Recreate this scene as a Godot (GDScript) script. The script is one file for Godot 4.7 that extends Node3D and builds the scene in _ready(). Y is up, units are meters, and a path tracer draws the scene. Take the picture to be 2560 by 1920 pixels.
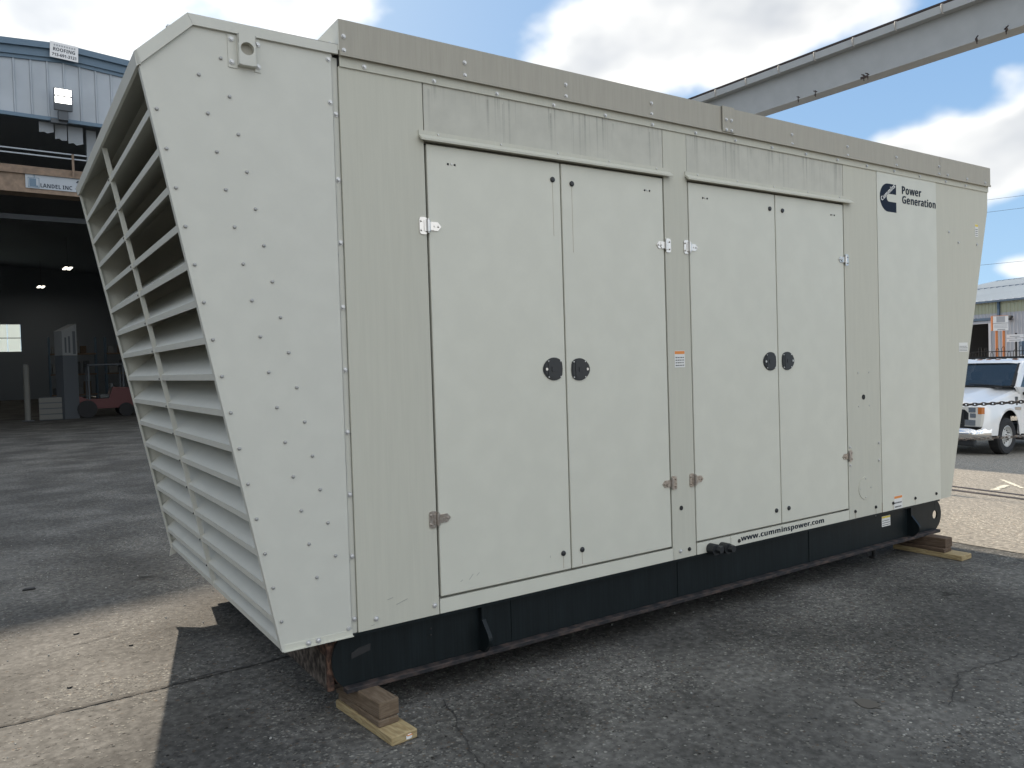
extends Node3D
# A generator enclosure on timber blocks in a works yard, seen against the sun.
# Metres; the enclosure's long face lies in the plane z = 0, its front seam at x = 0.

const SUN := Vector3(0.114, 0.487, -0.866)
const EXPOSURE := 3.9
var M := {}
var rng := RandomNumberGenerator.new()


# ------------------------------------------------------------------ mesh building
class MB:
	var v := PackedVector3Array()
	var n := PackedVector3Array()
	var uv := PackedVector2Array()

	func tri(a: Vector3, b: Vector3, c: Vector3, na := Vector3.ZERO, nb := Vector3.ZERO, nc := Vector3.ZERO):
		# a, b, c counter-clockwise as seen from outside
		if na == Vector3.ZERO:
			na = (b - a).cross(c - a).normalized()
			nb = na
			nc = na
		v.append(a); v.append(c); v.append(b)
		n.append(na); n.append(nc); n.append(nb)
		for i in 3: uv.append(Vector2.ZERO)

	func quad(a: Vector3, b: Vector3, c: Vector3, d: Vector3):
		tri(a, b, c)
		tri(a, c, d)

	func quaduv(a: Vector3, b: Vector3, c: Vector3, d: Vector3):
		var k := v.size()
		quad(a, b, c, d)
		var u := [Vector2(0, 1), Vector2(1, 0), Vector2(1, 1), Vector2(0, 1), Vector2(0, 0), Vector2(1, 0)]
		for i in 6: uv[k + i] = u[i]

	func squad(a: Vector3, b: Vector3, c: Vector3, d: Vector3, na: Vector3, nb: Vector3, nc: Vector3, nd: Vector3):
		tri(a, b, c, na, nb, nc)
		tri(a, c, d, na, nc, nd)

	func box(c: Vector3, s: Vector3, bs := Basis.IDENTITY, bev := 0.0):
		var h := s * 0.5
		if bev <= 0.0:
			var p := []
			for i in 8:
				p.append(c + bs * Vector3(h.x if i & 1 else -h.x, h.y if i & 2 else -h.y, h.z if i & 4 else -h.z))
			quad(p[4], p[5], p[7], p[6]); quad(p[1], p[0], p[2], p[3])
			quad(p[5], p[1], p[3], p[7]); quad(p[0], p[4], p[6], p[2])
			quad(p[6], p[7], p[3], p[2]); quad(p[0], p[1], p[5], p[4])
			return
		bev = minf(bev, minf(h.x, minf(h.y, h.z)) * 0.9)
		var q := func(sx, sy, sz, ax) -> Vector3:
			var e := Vector3(sx * (h.x - bev), sy * (h.y - bev), sz * (h.z - bev))
			e[ax] = [sx * h.x, sy * h.y, sz * h.z][ax]
			return c + bs * e
		for ax in 3:
			var u: int = (ax + 1) % 3
			var w: int = (ax + 2) % 3
			for s0 in [-1, 1]:
				var cs := []
				for k in [[-1, -1], [1, -1], [1, 1], [-1, 1]]:
					var sg := [0, 0, 0]
					sg[ax] = s0; sg[u] = k[0]; sg[w] = k[1]
					cs.append(q.call(sg[0], sg[1], sg[2], ax))
				if s0 > 0: quad(cs[0], cs[1], cs[2], cs[3])
				else: quad(cs[3], cs[2], cs[1], cs[0])
			for s1 in [-1, 1]:
				for s2 in [-1, 1]:
					var r := []
					for k in [[-1, u], [1, u], [1, w], [-1, w]]:
						var sg := [0, 0, 0]
						sg[ax] = k[0]; sg[u] = s1; sg[w] = s2
						r.append(q.call(sg[0], sg[1], sg[2], k[1]))
					if s1 * s2 > 0: quad(r[0], r[3], r[2], r[1])
					else: quad(r[0], r[1], r[2], r[3])
		for sx in [-1, 1]:
			for sy in [-1, 1]:
				for sz in [-1, 1]:
					var a: Vector3 = q.call(sx, sy, sz, 0)
					var b: Vector3 = q.call(sx, sy, sz, 1)
					var d: Vector3 = q.call(sx, sy, sz, 2)
					if sx * sy * sz > 0: tri(a, b, d)
					else: tri(a, d, b)

	func bx(x0: float, x1: float, y0: float, y1: float, z0: float, z1: float, bev := 0.0):
		box(Vector3(x0 + x1, y0 + y1, z0 + z1) * 0.5, Vector3(absf(x1 - x0), absf(y1 - y0), absf(z1 - z0)), Basis.IDENTITY, bev)

	func prism(poly: PackedVector2Array, o: Vector3, ex: Vector3, ey: Vector3, ez: Vector3, smooth := false, caps := 3):
		# poly in the plane o + x*ex + y*ey, swept by ez
		var pl := poly.duplicate()
		var ar := 0.0
		for i in pl.size():
			ar += pl[i].cross(pl[(i + 1) % pl.size()])
		if (ar < 0) != (ex.cross(ey).dot(ez) < 0):
			pl.reverse()
		var m := pl.size()
		var p := PackedVector3Array()
		for q in pl: p.append(o + ex * q.x + ey * q.y)
		var idx := Geometry2D.triangulate_polygon(pl)
		var up := ez.normalized()
		for i in range(0, idx.size(), 3):
			var a := p[idx[i]]; var b := p[idx[i + 1]]; var c := p[idx[i + 2]]
			if (b - a).cross(c - a).dot(up) < 0:
				var t := b; b = c; c = t
			if caps & 1: tri(a + ez, b + ez, c + ez)
			if caps & 2: tri(a, c, b)
		var sn := PackedVector3Array()
		for i in m:
			sn.append((p[(i + 1) % m] - p[i]).cross(ez).normalized())
		for i in m:
			var j := (i + 1) % m
			if smooth:
				var ni := (sn[i] + sn[(i + m - 1) % m]).normalized()
				var nj := (sn[i] + sn[j]).normalized()
				squad(p[i], p[j], p[j] + ez, p[i] + ez, ni, nj, nj, ni)
			else:
				quad(p[i], p[j], p[j] + ez, p[i] + ez)

	func plate(poly: PackedVector2Array, z0: float, z1: float):
		prism(poly, Vector3(0, 0, z0), Vector3.RIGHT, Vector3.UP, Vector3(0, 0, z1 - z0))

	func cyl(a: Vector3, b: Vector3, r0: float, r1: float, seg := 12, caps := 3, smooth := true):
		var d := (b - a).normalized()
		var e := d.cross(Vector3.UP if absf(d.y) < 0.9 else Vector3.RIGHT).normalized()
		var f := d.cross(e)
		for i in seg:
			var t0 := TAU * i / seg
			var t1 := TAU * (i + 1) / seg
			var u0 := e * cos(t0) + f * sin(t0)
			var u1 := e * cos(t1) + f * sin(t1)
			if smooth: squad(a + u0 * r0, a + u1 * r0, b + u1 * r1, b + u0 * r1, u0, u1, u1, u0)
			else: quad(a + u0 * r0, a + u1 * r0, b + u1 * r1, b + u0 * r1)
			if caps & 1 and r1 > 0: tri(b, b + u0 * r1, b + u1 * r1)
			if caps & 2 and r0 > 0: tri(a, a + u1 * r0, a + u0 * r0)

	func lathe(prof: PackedVector2Array, o: Vector3, ax: Vector3, seg := 24):
		# prof: (radius, height along ax)
		var e := ax.cross(Vector3.UP if absf(ax.y) < 0.9 else Vector3.RIGHT).normalized()
		var f := ax.cross(e)
		for k in prof.size() - 1:
			var p0 := prof[k]; var p1 := prof[k + 1]
			var s := (p1 - p0)
			if s.length() < 1e-6: continue
			s = s.normalized()
			for i in seg:
				var t0 := TAU * i / seg
				var t1 := TAU * (i + 1) / seg
				var u0 := e * cos(t0) + f * sin(t0)
				var u1 := e * cos(t1) + f * sin(t1)
				var n0 := (u0 * s.y - ax * s.x)
				var n1 := (u1 * s.y - ax * s.x)
				var a := o + ax * p0.y; var b := o + ax * p1.y
				squad(a + u0 * p0.x, a + u1 * p0.x, b + u1 * p1.x, b + u0 * p1.x, n0, n1, n1, n0)

	func tube(pts: PackedVector3Array, r: float, seg := 6, closed := false, ref := Vector3.UP):
		var m := pts.size()
		var ring := []
		for i in m:
			var a := pts[(i + m - 1) % m] if closed or i > 0 else pts[i]
			var b := pts[(i + 1) % m] if closed or i < m - 1 else pts[i]
			var d := (b - a).normalized()
			var e := d.cross(ref)
			e = e.normalized() if e.length() > 1e-3 else d.cross(Vector3.RIGHT).normalized()
			var f := d.cross(e)
			var rr := []
			for k in seg:
				rr.append(e * cos(TAU * k / seg) + f * sin(TAU * k / seg))
			ring.append(rr)
		for i in (m if closed else m - 1):
			var j := (i + 1) % m
			for k in seg:
				var l := (k + 1) % seg
				var A: Array = ring[i]; var B: Array = ring[j]
				squad(pts[i] + A[k] * r, pts[i] + A[l] * r, pts[j] + B[l] * r, pts[j] + B[k] * r, A[k], A[l], B[l], B[k])

	func mesh() -> ArrayMesh:
		var am := ArrayMesh.new()
		var a := []
		a.resize(Mesh.ARRAY_MAX)
		a[Mesh.ARRAY_VERTEX] = v
		a[Mesh.ARRAY_NORMAL] = n
		a[Mesh.ARRAY_TEX_UV] = uv
		am.add_surface_from_arrays(Mesh.PRIMITIVE_TRIANGLES, a)
		return am


func mb() -> MB:
	return MB.new()


func V2(a: Array) -> PackedVector2Array:
	var p := PackedVector2Array()
	for i in range(0, a.size(), 2): p.append(Vector2(a[i], a[i + 1]))
	return p


func put(called: String, mesh: Mesh, mat: Material, parent: Node3D = null, at := Transform3D.IDENTITY) -> MeshInstance3D:
	var o := MeshInstance3D.new()
	o.name = called
	o.mesh = mesh
	o.material_override = mat
	o.transform = at
	(parent if parent else self).add_child(o, true)
	return o


func obj(called: String, b: MB, mat: Material, parent: Node3D = null) -> MeshInstance3D:
	return put(called, b.mesh(), mat, parent)


func tag(o: Node3D, label: String, category: String, group := "") -> Node3D:
	o.set_meta("label", label)
	o.set_meta("category", category)
	if group: o.set_meta("group", group)
	return o


func thing(called: String, label: String, category: String, at := Vector3.ZERO, group := "", basis := Basis.IDENTITY) -> Node3D:
	var o := Node3D.new()
	o.name = called
	o.transform = Transform3D(basis, at)
	add_child(o, true)
	return tag(o, label, category, group)


func struct(called: String, b: MB, mat: Material, parent: Node3D = null) -> MeshInstance3D:
	var o := obj(called, b, mat, parent)
	if parent == null: o.set_meta("kind", "structure")
	return o


var fonts := {}
func text(called: String, s: String, at: Vector3, size: Vector2, mat: Material, parent: Node3D, basis := Basis.IDENTITY, font := "Droid Sans", weight := 700) -> MeshInstance3D:
	# lettering whose ink box has its lower left corner at at and measures size
	var key := font + str(weight)
	if not fonts.has(key):
		var f := SystemFont.new()
		f.font_names = PackedStringArray([font])
		f.font_weight = weight
		fonts[key] = f
	var t := TextMesh.new()
	t.font = fonts[key]
	t.text = s
	t.font_size = 64
	t.pixel_size = 0.01
	t.depth = 0.02
	t.curve_step = 1.0
	var bb := t.get_aabb()
	var k := Vector3(size.x / bb.size.x, size.y / bb.size.y, 0.0015 / 0.02)
	var bs := basis * Basis.from_scale(k)
	return put(called, t, mat, parent, Transform3D(bs, at - bs * Vector3(bb.position.x, bb.position.y, -0.01)))


# ------------------------------------------------------------------ materials
func noise_tex(freq: float, c0: Color, c1: Color, sd: int, size := 512, lo := 0.0, hi := 1.0, oct := 4) -> NoiseTexture2D:
	var f := FastNoiseLite.new()
	f.noise_type = FastNoiseLite.TYPE_SIMPLEX_SMOOTH
	f.seed = sd
	f.frequency = freq
	f.fractal_octaves = oct
	var t := NoiseTexture2D.new()
	t.width = size
	t.height = size
	t.seamless = true
	t.noise = f
	var g := Gradient.new()
	g.set_color(0, c0); g.set_color(1, c1)
	g.set_offset(0, lo); g.set_offset(1, hi)
	t.color_ramp = g
	return t


func lin(r: float, g: float, b: float) -> Color:
	return Color(r, g, b).linear_to_srgb()


func mat(called: String, c: Color, rough := 0.6, metal := 0.0, spec := 0.5) -> StandardMaterial3D:
	var m := StandardMaterial3D.new()
	m.resource_name = called
	m.albedo_color = c
	m.roughness = rough
	m.metallic = metal
	m.metallic_specular = spec
	M[called] = m
	return m


func grain(m: StandardMaterial3D, t: Texture2D, scale: Vector3, world := true) -> StandardMaterial3D:
	m.albedo_texture = t
	m.uv1_triplanar = true
	m.uv1_world_triplanar = world
	m.uv1_scale = scale
	return m


func detail(m: StandardMaterial3D, t: Texture2D, scale: Vector3) -> StandardMaterial3D:
	m.detail_enabled = true
	m.detail_albedo = t
	m.detail_blend_mode = BaseMaterial3D.BLEND_MODE_MUL
	m.detail_uv_layer = BaseMaterial3D.DETAIL_UV_2
	m.uv2_triplanar = true
	m.uv2_world_triplanar = true
	m.uv2_scale = scale
	return m


func splat(im: Image, px: float, py: float, rx: float, ry: float, c: Color, wob: float):
	var w := im.get_width(); var h := im.get_height()
	var ph := rng.randf() * TAU
	for y in range(floori(py - ry * 1.3), ceili(py + ry * 1.3) + 1):
		for x in range(floori(px - rx * 1.3), ceili(px + rx * 1.3) + 1):
			var dx := (x - px) / rx; var dy := (y - py) / ry
			var a := atan2(dy, dx)
			var lim := 1.0 + wob * (0.5 * sin(a * 3.0 + ph) + 0.4 * sin(a * 5.0 - ph * 2.0))
			var d := sqrt(dx * dx + dy * dy) / lim
			if d < 1.0:
				var k := clampf((1.0 - d) * 3.0, 0.0, 1.0) * c.a
				var xx := posmod(x, w); var yy := posmod(y, h)
				im.set_pixel(xx, yy, im.get_pixel(xx, yy).lerp(Color(c.r, c.g, c.b), k))


func ground_textures() -> Array:
	# worn exposed-aggregate concrete: a fine mottle, pale stones, dark pits
	var s := 1536
	var f := FastNoiseLite.new()
	f.noise_type = FastNoiseLite.TYPE_SIMPLEX_SMOOTH
	f.frequency = 0.03
	f.fractal_octaves = 5
	f.fractal_gain = 0.62
	f.seed = 4
	var base := f.get_seamless_image(s, s)
	base.convert(Image.FORMAT_RGB8)
	var dat := base.get_data()
	for i in range(0, dat.size(), 3):
		var q := dat[i] / 255.0
		q = 0.60 + (q - 0.5) * 0.36
		dat[i] = int(clampf(q * 1.02, 0, 1) * 255.0)
		dat[i + 1] = int(clampf(q, 0, 1) * 255.0)
		dat[i + 2] = int(clampf(q * 0.97, 0, 1) * 255.0)
	var im := Image.create_from_data(s, s, false, Image.FORMAT_RGB8, dat)
	var bump := Image.create(s, s, false, Image.FORMAT_RGB8)
	bump.fill(Color(0.45, 0.45, 0.45))
	var ex := FastNoiseLite.new()   # where the fines are worn off and the stones stand bare
	ex.noise_type = FastNoiseLite.TYPE_SIMPLEX_SMOOTH
	ex.frequency = 0.006
	ex.fractal_octaves = 3
	ex.seed = 9
	var bare := ex.get_seamless_image(256, 256)
	for k in 42000:
		var px := rng.randf() * s; var py := rng.randf() * s
		var bx := bare.get_pixel(int(px * 256.0 / s) % 256, int(py * 256.0 / s) % 256).r
		if rng.randf() > 0.25 + 1.1 * smoothstep(0.35, 0.75, bx): continue
		var r := 1.1 + 3.4 * pow(rng.randf(), 2.2)
		var t := rng.randf()
		var c := Color(0.82, 0.80, 0.76).lerp(Color(1.0, 0.985, 0.94), rng.randf()) if t < 0.62 else (Color(0.40, 0.39, 0.38) if t < 0.87 else Color(0.66, 0.57, 0.49))
		c.a = 0.4 + 0.6 * rng.randf()
		splat(im, px, py, r * (0.8 + 0.7 * rng.randf()), r, c, 0.35)
		splat(bump, px, py, r * 1.15, r * 1.15, Color(0.8, 0.8, 0.8, 0.85) if t < 0.7 else Color(0.25, 0.25, 0.25, 0.7), 0.2)
	for k in 260:
		var px := rng.randf() * s; var py := rng.randf() * s
		var r := 1.5 + 3.0 * rng.randf()
		splat(im, px, py, r, r, Color(0.25, 0.24, 0.22, 0.9), 0.3)
		splat(bump, px, py, r, r, Color(0.1, 0.1, 0.1, 1.0), 0.3)
	bump.bump_map_to_normal_map(5.0)
	# broad wear: lighter scoured patches and darker oil-grey ones
	var g := FastNoiseLite.new()
	g.noise_type = FastNoiseLite.TYPE_SIMPLEX_SMOOTH
	g.frequency = 0.012
	g.fractal_octaves = 6
	g.fractal_gain = 0.58
	g.domain_warp_enabled = true
	g.domain_warp_amplitude = 25.0
	g.seed = 31
	var wide := g.get_seamless_image(1024, 1024)
	wide.convert(Image.FORMAT_RGB8)
	var wd := wide.get_data()
	for i in range(0, wd.size(), 3):
		var q := wd[i] / 255.0
		q = clampf((q - 0.25) / 0.5, 0.0, 1.0)
		q = 0.74 + 0.26 * q
		wd[i] = int(q * 255.0)
		wd[i + 1] = int(minf(q * 1.0, 1.0) * 255.0)
		wd[i + 2] = int(minf(q * 1.0, 1.0) * 255.0)
	wide = Image.create_from_data(1024, 1024, false, Image.FORMAT_RGB8, wd)
	for k in 40:   # oil spots
		var r := 2.0 + 5.0 * rng.randf()
		splat(wide, rng.randf() * 1024, rng.randf() * 1024, r, r * 0.8, Color(0.4, 0.39, 0.37, 0.35 + 0.3 * rng.randf()), 0.5)
	return [ImageTexture.create_from_image(im), ImageTexture.create_from_image(bump), ImageTexture.create_from_image(wide)]


func streak_tex(c0: float, c1: float, sd: int, strength := 1.0) -> ImageTexture:
	# rain-washed dust on upright sheet metal: many thin vertical runs over a soft mottle
	var w := 1024; var h := 512
	var f := FastNoiseLite.new()
	f.noise_type = FastNoiseLite.TYPE_SIMPLEX_SMOOTH
	f.frequency = 0.02
	f.fractal_octaves = 4
	f.seed = sd
	var im := f.get_seamless_image(w, h)
	im.convert(Image.FORMAT_RGB8)
	var f2 := FastNoiseLite.new()
	f2.noise_type = FastNoiseLite.TYPE_SIMPLEX_SMOOTH
	f2.frequency = 0.09
	f2.fractal_octaves = 4
	f2.fractal_gain = 0.7
	f2.seed = sd + 7
	var col := f2.get_seamless_image(w, 64)
	col.convert(Image.FORMAT_L8)
	col.resize(w, h, Image.INTERPOLATE_CUBIC)
	var a := im.get_data()
	var b := col.get_data()
	for i in w * h:
		var q := (a[i * 3] / 255.0 - 0.5) * 0.5 + (b[i] / 255.0 - 0.5) * strength
		q = clampf(0.5 + q, 0.0, 1.0)
		q = c0 + (c1 - c0) * q
		a[i * 3] = int(q * 255.0)
		a[i * 3 + 1] = int(q * 252.0)
		a[i * 3 + 2] = int(q * 246.0)
	return ImageTexture.create_from_image(Image.create_from_data(w, h, false, Image.FORMAT_RGB8, a))


func rain_tex() -> ImageTexture:
	# dirt washed down from each bolt of the cover strip; the picture spans 6 m by 0.75 m, its top edge at the strip
	var w := 2048; var h := 256
	var f := FastNoiseLite.new()
	f.noise_type = FastNoiseLite.TYPE_SIMPLEX_SMOOTH
	f.frequency = 0.02
	f.fractal_octaves = 4
	f.seed = 41
	var im := f.get_seamless_image(w, h)
	im.convert(Image.FORMAT_RGB8)
	var dat := im.get_data()
	var dark := PackedFloat32Array()
	dark.resize(w * h)
	var r2 := RandomNumberGenerator.new()
	r2.seed = 77
	for k in 620:
		var at := r2.randf() * 6.0
		var len := 0.05 + 0.20 * pow(r2.randf(), 2.0)
		var st := 0.10 + 0.22 * r2.randf()
		var top := 0.0 if r2.randf() < 0.8 else r2.randf() * 0.15
		var wd := 1.0 + 2.5 * pow(r2.randf(), 3.0)
		if k < 90:   # heavier ones hang from the bolts
			at = 0.121 + (k % 17) * 0.3575 + r2.randfn() * 0.022
			len = 0.12 + 0.22 * r2.randf()
			st = 0.3 + 0.35 * r2.randf()
		elif k < 150:
			at = [0.9, 1.35, 1.5, 2.3, 2.55, 2.62, 3.1, 3.42, 3.75, 5.3, 5.5][k % 11] + r2.randfn() * 0.06
			len = 0.2 + 0.3 * r2.randf()
			st = 0.2 + 0.3 * r2.randf()
		var x := at / 6.0 * w
		for y in range(int(top / 0.75 * h), mini(h, int((top + len) / 0.75 * h))):
			var along := (y * 0.75 / h - top) / len
			var s2 := st * (1.0 - along) * (0.75 + 0.5 * r2.randf())
			for dx in range(-4, 5):
				var q := absf(dx + fmod(x, 1.0)) / wd
				if q < 1.0: dark[y * w + posmod(int(x) + dx, w)] += s2 * (1.0 - q)
	for i in w * h:
		var q := 0.955 + (dat[i * 3] / 255.0 - 0.5) * 0.06 - 0.34 * minf(dark[i], 1.0)
		dat[i * 3] = int(clampf(q, 0, 1) * 255.0)
		dat[i * 3 + 1] = int(clampf(q, 0, 1) * 253.0)
		dat[i * 3 + 2] = int(clampf(q, 0, 1) * 250.0)
	return ImageTexture.create_from_image(Image.create_from_data(w, h, false, Image.FORMAT_RGB8, dat))


func wood_tex(sd: int) -> ImageTexture:
	var s := 512
	var f := FastNoiseLite.new()
	f.noise_type = FastNoiseLite.TYPE_SIMPLEX_SMOOTH
	f.frequency = 0.012
	f.fractal_octaves = 4
	f.seed = sd
	var im := Image.create(s, s, false, Image.FORMAT_RGB8)
	for y in s:
		for x in s:
			var q := f.get_noise_2d(x * 0.25, y * 2.0)
			var ring := sin((y * 0.20 + q * 4.0 + f.get_noise_2d(x * 0.18 + 900.0, y * 0.5) * 14.0))
			var fib := f.get_noise_2d(x * 0.8 + 77.0, y * 16.0)
			var k := clampf(0.84 + 0.06 * ring + 0.10 * fib, 0.35, 1.0)
			im.set_pixel(x, y, Color(k, k * (0.975 + 0.015 * ring), k * (0.93 + 0.03 * ring)))
	return ImageTexture.create_from_image(im)


func make_materials():
	var g := ground_textures()
	var m := mat("concrete", lin(0.40, 0.405, 0.395), 0.9, 0.0, 0.35)
	grain(m, g[0], Vector3.ONE / 2.9)
	m.normal_enabled = true
	m.normal_texture = g[1]
	m.normal_scale = 1.0
	detail(m, g[2], Vector3.ONE / 17.0)
	var ap := mat("pale_concrete", lin(0.76, 0.73, 0.66), 0.9, 0.0, 0.35)  # paler slab, its tone raised to match the sunlit ground
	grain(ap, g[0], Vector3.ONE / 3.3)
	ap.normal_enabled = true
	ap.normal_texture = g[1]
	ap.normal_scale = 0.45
	
	mat("crack", lin(0.035, 0.033, 0.03), 0.95)
	mat("floor_stain", lin(0.10, 0.09, 0.075), 0.9)
	var mott := noise_tex(0.012, Color(0.985, 0.985, 0.985), Color(1, 1, 1), 12, 512, 0.25, 0.75, 5)
	var clean := mat("paint_clean", lin(0.61, 0.605, 0.52), 0.42, 0.0, 0.5)
	grain(clean, mott, Vector3.ONE * 0.7)
	var hoodp := mat("paint_hood", lin(0.58, 0.577, 0.512), 0.46, 0.0, 0.5)
	grain(hoodp, mott, Vector3.ONE * 0.9)
	grain(mat("paint_weathered", lin(0.55, 0.556, 0.497), 0.62, 0.0, 0.4), streak_tex(0.955, 1.0, 5, 0.6), Vector3(1.1, 0.22, 1.1))
	grain(mat("paint_fascia", lin(0.415, 0.402, 0.355), 0.6, 0.0, 0.4), streak_tex(0.92, 1.0, 15, 0.8), Vector3(2.2, 0.30, 2.2))
	var pr := mat("paint_rain", lin(0.55, 0.55, 0.49), 0.6, 0.0, 0.4)
	grain(pr, rain_tex(), Vector3(1.0 / 6.0, 1.0 / 0.75, 1.0 / 6.0))
	pr.uv1_offset = Vector3(0.0, 2.961 / 0.75, 0.0)
	var wave := noise_tex(0.006, Color(0, 0, 0), Color(1, 1, 1), 33, 512, 0.0, 1.0, 2)
	wave.as_normal_map = true
	wave.bump_strength = 4.0
	for k in ["paint_clean", "paint_hood"]:
		M[k].normal_enabled = true
		M[k].normal_texture = wave
		M[k].normal_scale = 0.05
	mat("zinc", lin(0.58, 0.58, 0.57), 0.38, 0.45)
	mat("zinc_dull", lin(0.36, 0.36, 0.35), 0.4, 0.45)
	mat("stainless", lin(0.62, 0.60, 0.57), 0.28, 1.0)
	grain(mat("stainless_dull", lin(0.62, 0.595, 0.57), 0.30, 0.95), noise_tex(0.03, Color(0.82, 0.78, 0.74), Color(1, 1, 1), 3, 256), Vector3.ONE * 6.0)
	mat("black_plastic", lin(0.018, 0.02, 0.022), 0.42)
	mat("black_rubber", lin(0.02, 0.02, 0.02), 0.8)
	mat("core_metal", lin(0.10, 0.10, 0.10), 0.7)
	var skid := mat("skid_paint", lin(0.011, 0.017, 0.020), 0.45, 0.0, 0.35)
	grain(skid, streak_tex(0.7, 1.0, 25, 0.9), Vector3(0.7, 0.25, 0.7))
	grain(mat("rust", lin(0.16, 0.10, 0.075), 0.88), noise_tex(0.02, Color(0.45, 0.42, 0.42), Color(1, 0.95, 0.9), 8, 512, 0.25, 0.75, 6), Vector3.ONE * 2.2)
	grain(mat("flange_rust", lin(0.075, 0.062, 0.056), 0.8), noise_tex(0.02, Color(0.40, 0.44, 0.50), Color(1, 0.92, 0.88), 9, 512, 0.25, 0.8, 6), Vector3.ONE * 0.9)
	grain(mat("dirty_board", lin(0.17, 0.14, 0.115), 0.92), noise_tex(0.02, Color(0.4, 0.38, 0.36), Color(1, 1, 1), 10, 512, 0.25, 0.8, 6), Vector3.ONE * 1.5)
	mat("rust_run", lin(0.36, 0.29, 0.22), 0.7)
	mat("scuff", lin(0.30, 0.30, 0.28), 0.7)
	mat("ink_blue", lin(0.006, 0.013, 0.028), 0.6, 0.0, 0.3)
	mat("label_white", lin(0.70, 0.70, 0.67), 0.5)
	mat("label_orange", lin(0.72, 0.25, 0.05), 0.5)
	mat("label_yellow", lin(0.70, 0.55, 0.08), 0.5)
	mat("label_ink", lin(0.06, 0.06, 0.06), 0.5)
	var w1 := wood_tex(3)
	var w2 := wood_tex(11)
	grain(mat("pine", lin(0.52, 0.42, 0.24), 0.8), w1, Vector3(1.6, 3.5, 1.6), false)
	grain(mat("old_wood", lin(0.215, 0.165, 0.12), 0.85), w2, Vector3(1.6, 3.5, 1.6), false)
	grain(mat("dark_wood", lin(0.15, 0.105, 0.075), 0.85), w2, Vector3(1.6, 3.5, 1.6), false)
	# warehouse and yard steel
	grain(mat("wall_sheet", lin(0.40, 0.44, 0.48), 0.5), noise_tex(0.01, Color(0.9, 0.9, 0.9), Color(1, 1, 1), 14, 256), Vector3.ONE * 0.3)
	mat("blue_trim", lin(0.10, 0.16, 0.22), 0.5)
	mat("dark_sheet", lin(0.09, 0.10, 0.11), 0.8)
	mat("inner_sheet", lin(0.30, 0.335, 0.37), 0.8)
	mat("torn_sheet", lin(0.27, 0.29, 0.31), 0.9)
	grain(mat("orange_paint", lin(0.27, 0.19, 0.13), 0.6), noise_tex(0.02, Color(0.75, 0.75, 0.75), Color(1, 1, 1), 17, 256), Vector3.ONE * 0.8)
	grain(mat("beam_paint", lin(0.40, 0.405, 0.395), 0.6), noise_tex(0.008, Color(0.965, 0.965, 0.965), Color(1, 1, 1), 18, 512, 0.2, 0.8, 5), Vector3.ONE * 0.5)
	mat("rail_steel", lin(0.05, 0.035, 0.03), 0.55, 0.5)
	mat("clip_steel", lin(0.36, 0.34, 0.31), 0.6, 0.2)
	grain(mat("roof_sheet", lin(0.50, 0.53, 0.54), 0.35, 0.25), noise_tex(0.01, Color(0.92, 0.92, 0.92), Color(1, 1, 1), 20, 256), Vector3.ONE * 0.2)
	mat("rib_wall", lin(0.40, 0.41, 0.44), 0.5)
	mat("translucent", lin(0.36, 0.38, 0.28), 0.5)
	mat("trim_navy", lin(0.045, 0.085, 0.14), 0.5)
	mat("sign_white", lin(0.72, 0.72, 0.72), 0.5)
	mat("sign_grey", lin(0.34, 0.35, 0.37), 0.5)
	mat("post_orange", lin(0.55, 0.18, 0.05), 0.5)
	mat("white_paint", lin(0.80, 0.80, 0.79), 0.25, 0.0, 0.5)
	M.white_paint.clearcoat_enabled = true
	M.white_paint.clearcoat = 0.6
	M.white_paint.clearcoat_roughness = 0.05
	mat("chrome", lin(0.72, 0.72, 0.72), 0.14, 1.0)
	mat("lamp_clear", lin(0.72, 0.70, 0.64), 0.15, 0.1)
	mat("lamp_dark", lin(0.14, 0.15, 0.16), 0.15, 0.5)
	mat("lamp_amber", lin(0.52, 0.16, 0.03), 0.2)
	mat("tyre", lin(0.022, 0.022, 0.023), 0.8)
	mat("wheel_white", lin(0.55, 0.55, 0.53), 0.35, 0.1)
	mat("seat_cloth", lin(0.13, 0.14, 0.14), 0.9)
	mat("marker_amber", lin(0.20, 0.08, 0.025), 0.3)
	var gl := mat("car_glass", Color(0.03, 0.10, 0.11, 0.5), 0.04)
	gl.transparency = BaseMaterial3D.TRANSPARENCY_ALPHA
	mat("chain_steel", lin(0.03, 0.028, 0.028), 0.5, 0.3)
	mat("chain_worn", lin(0.09, 0.08, 0.075), 0.6, 0.3)
	mat("line_paint", lin(0.60, 0.57, 0.46), 0.8)
	mat("red_paint", lin(0.10, 0.018, 0.018), 0.5)
	mat("machine_white", lin(0.25, 0.26, 0.26), 0.6)
	mat("pale_post", lin(0.17, 0.17, 0.155), 0.8)
	mat("wire", lin(0.05, 0.05, 0.05), 0.6)
	var tr := mat("skylight_sheet", lin(0.70, 0.76, 0.74), 0.5)
	tr.backlight_enabled = true
	tr.backlight = Color(0.97, 1, 1)
	var e := mat("lamp_glow", Color(1, 1, 1), 0.4)
	e.emission_enabled = true
	e.emission = Color(1, 0.985, 0.95)
	e.emission_energy_multiplier = 2.0
	var e2 := mat("bay_glow", Color(1, 1, 1), 0.4)
	e2.emission_enabled = true
	e2.emission = Color(1, 0.97, 0.9)
	e2.emission_energy_multiplier = 1.2


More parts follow.
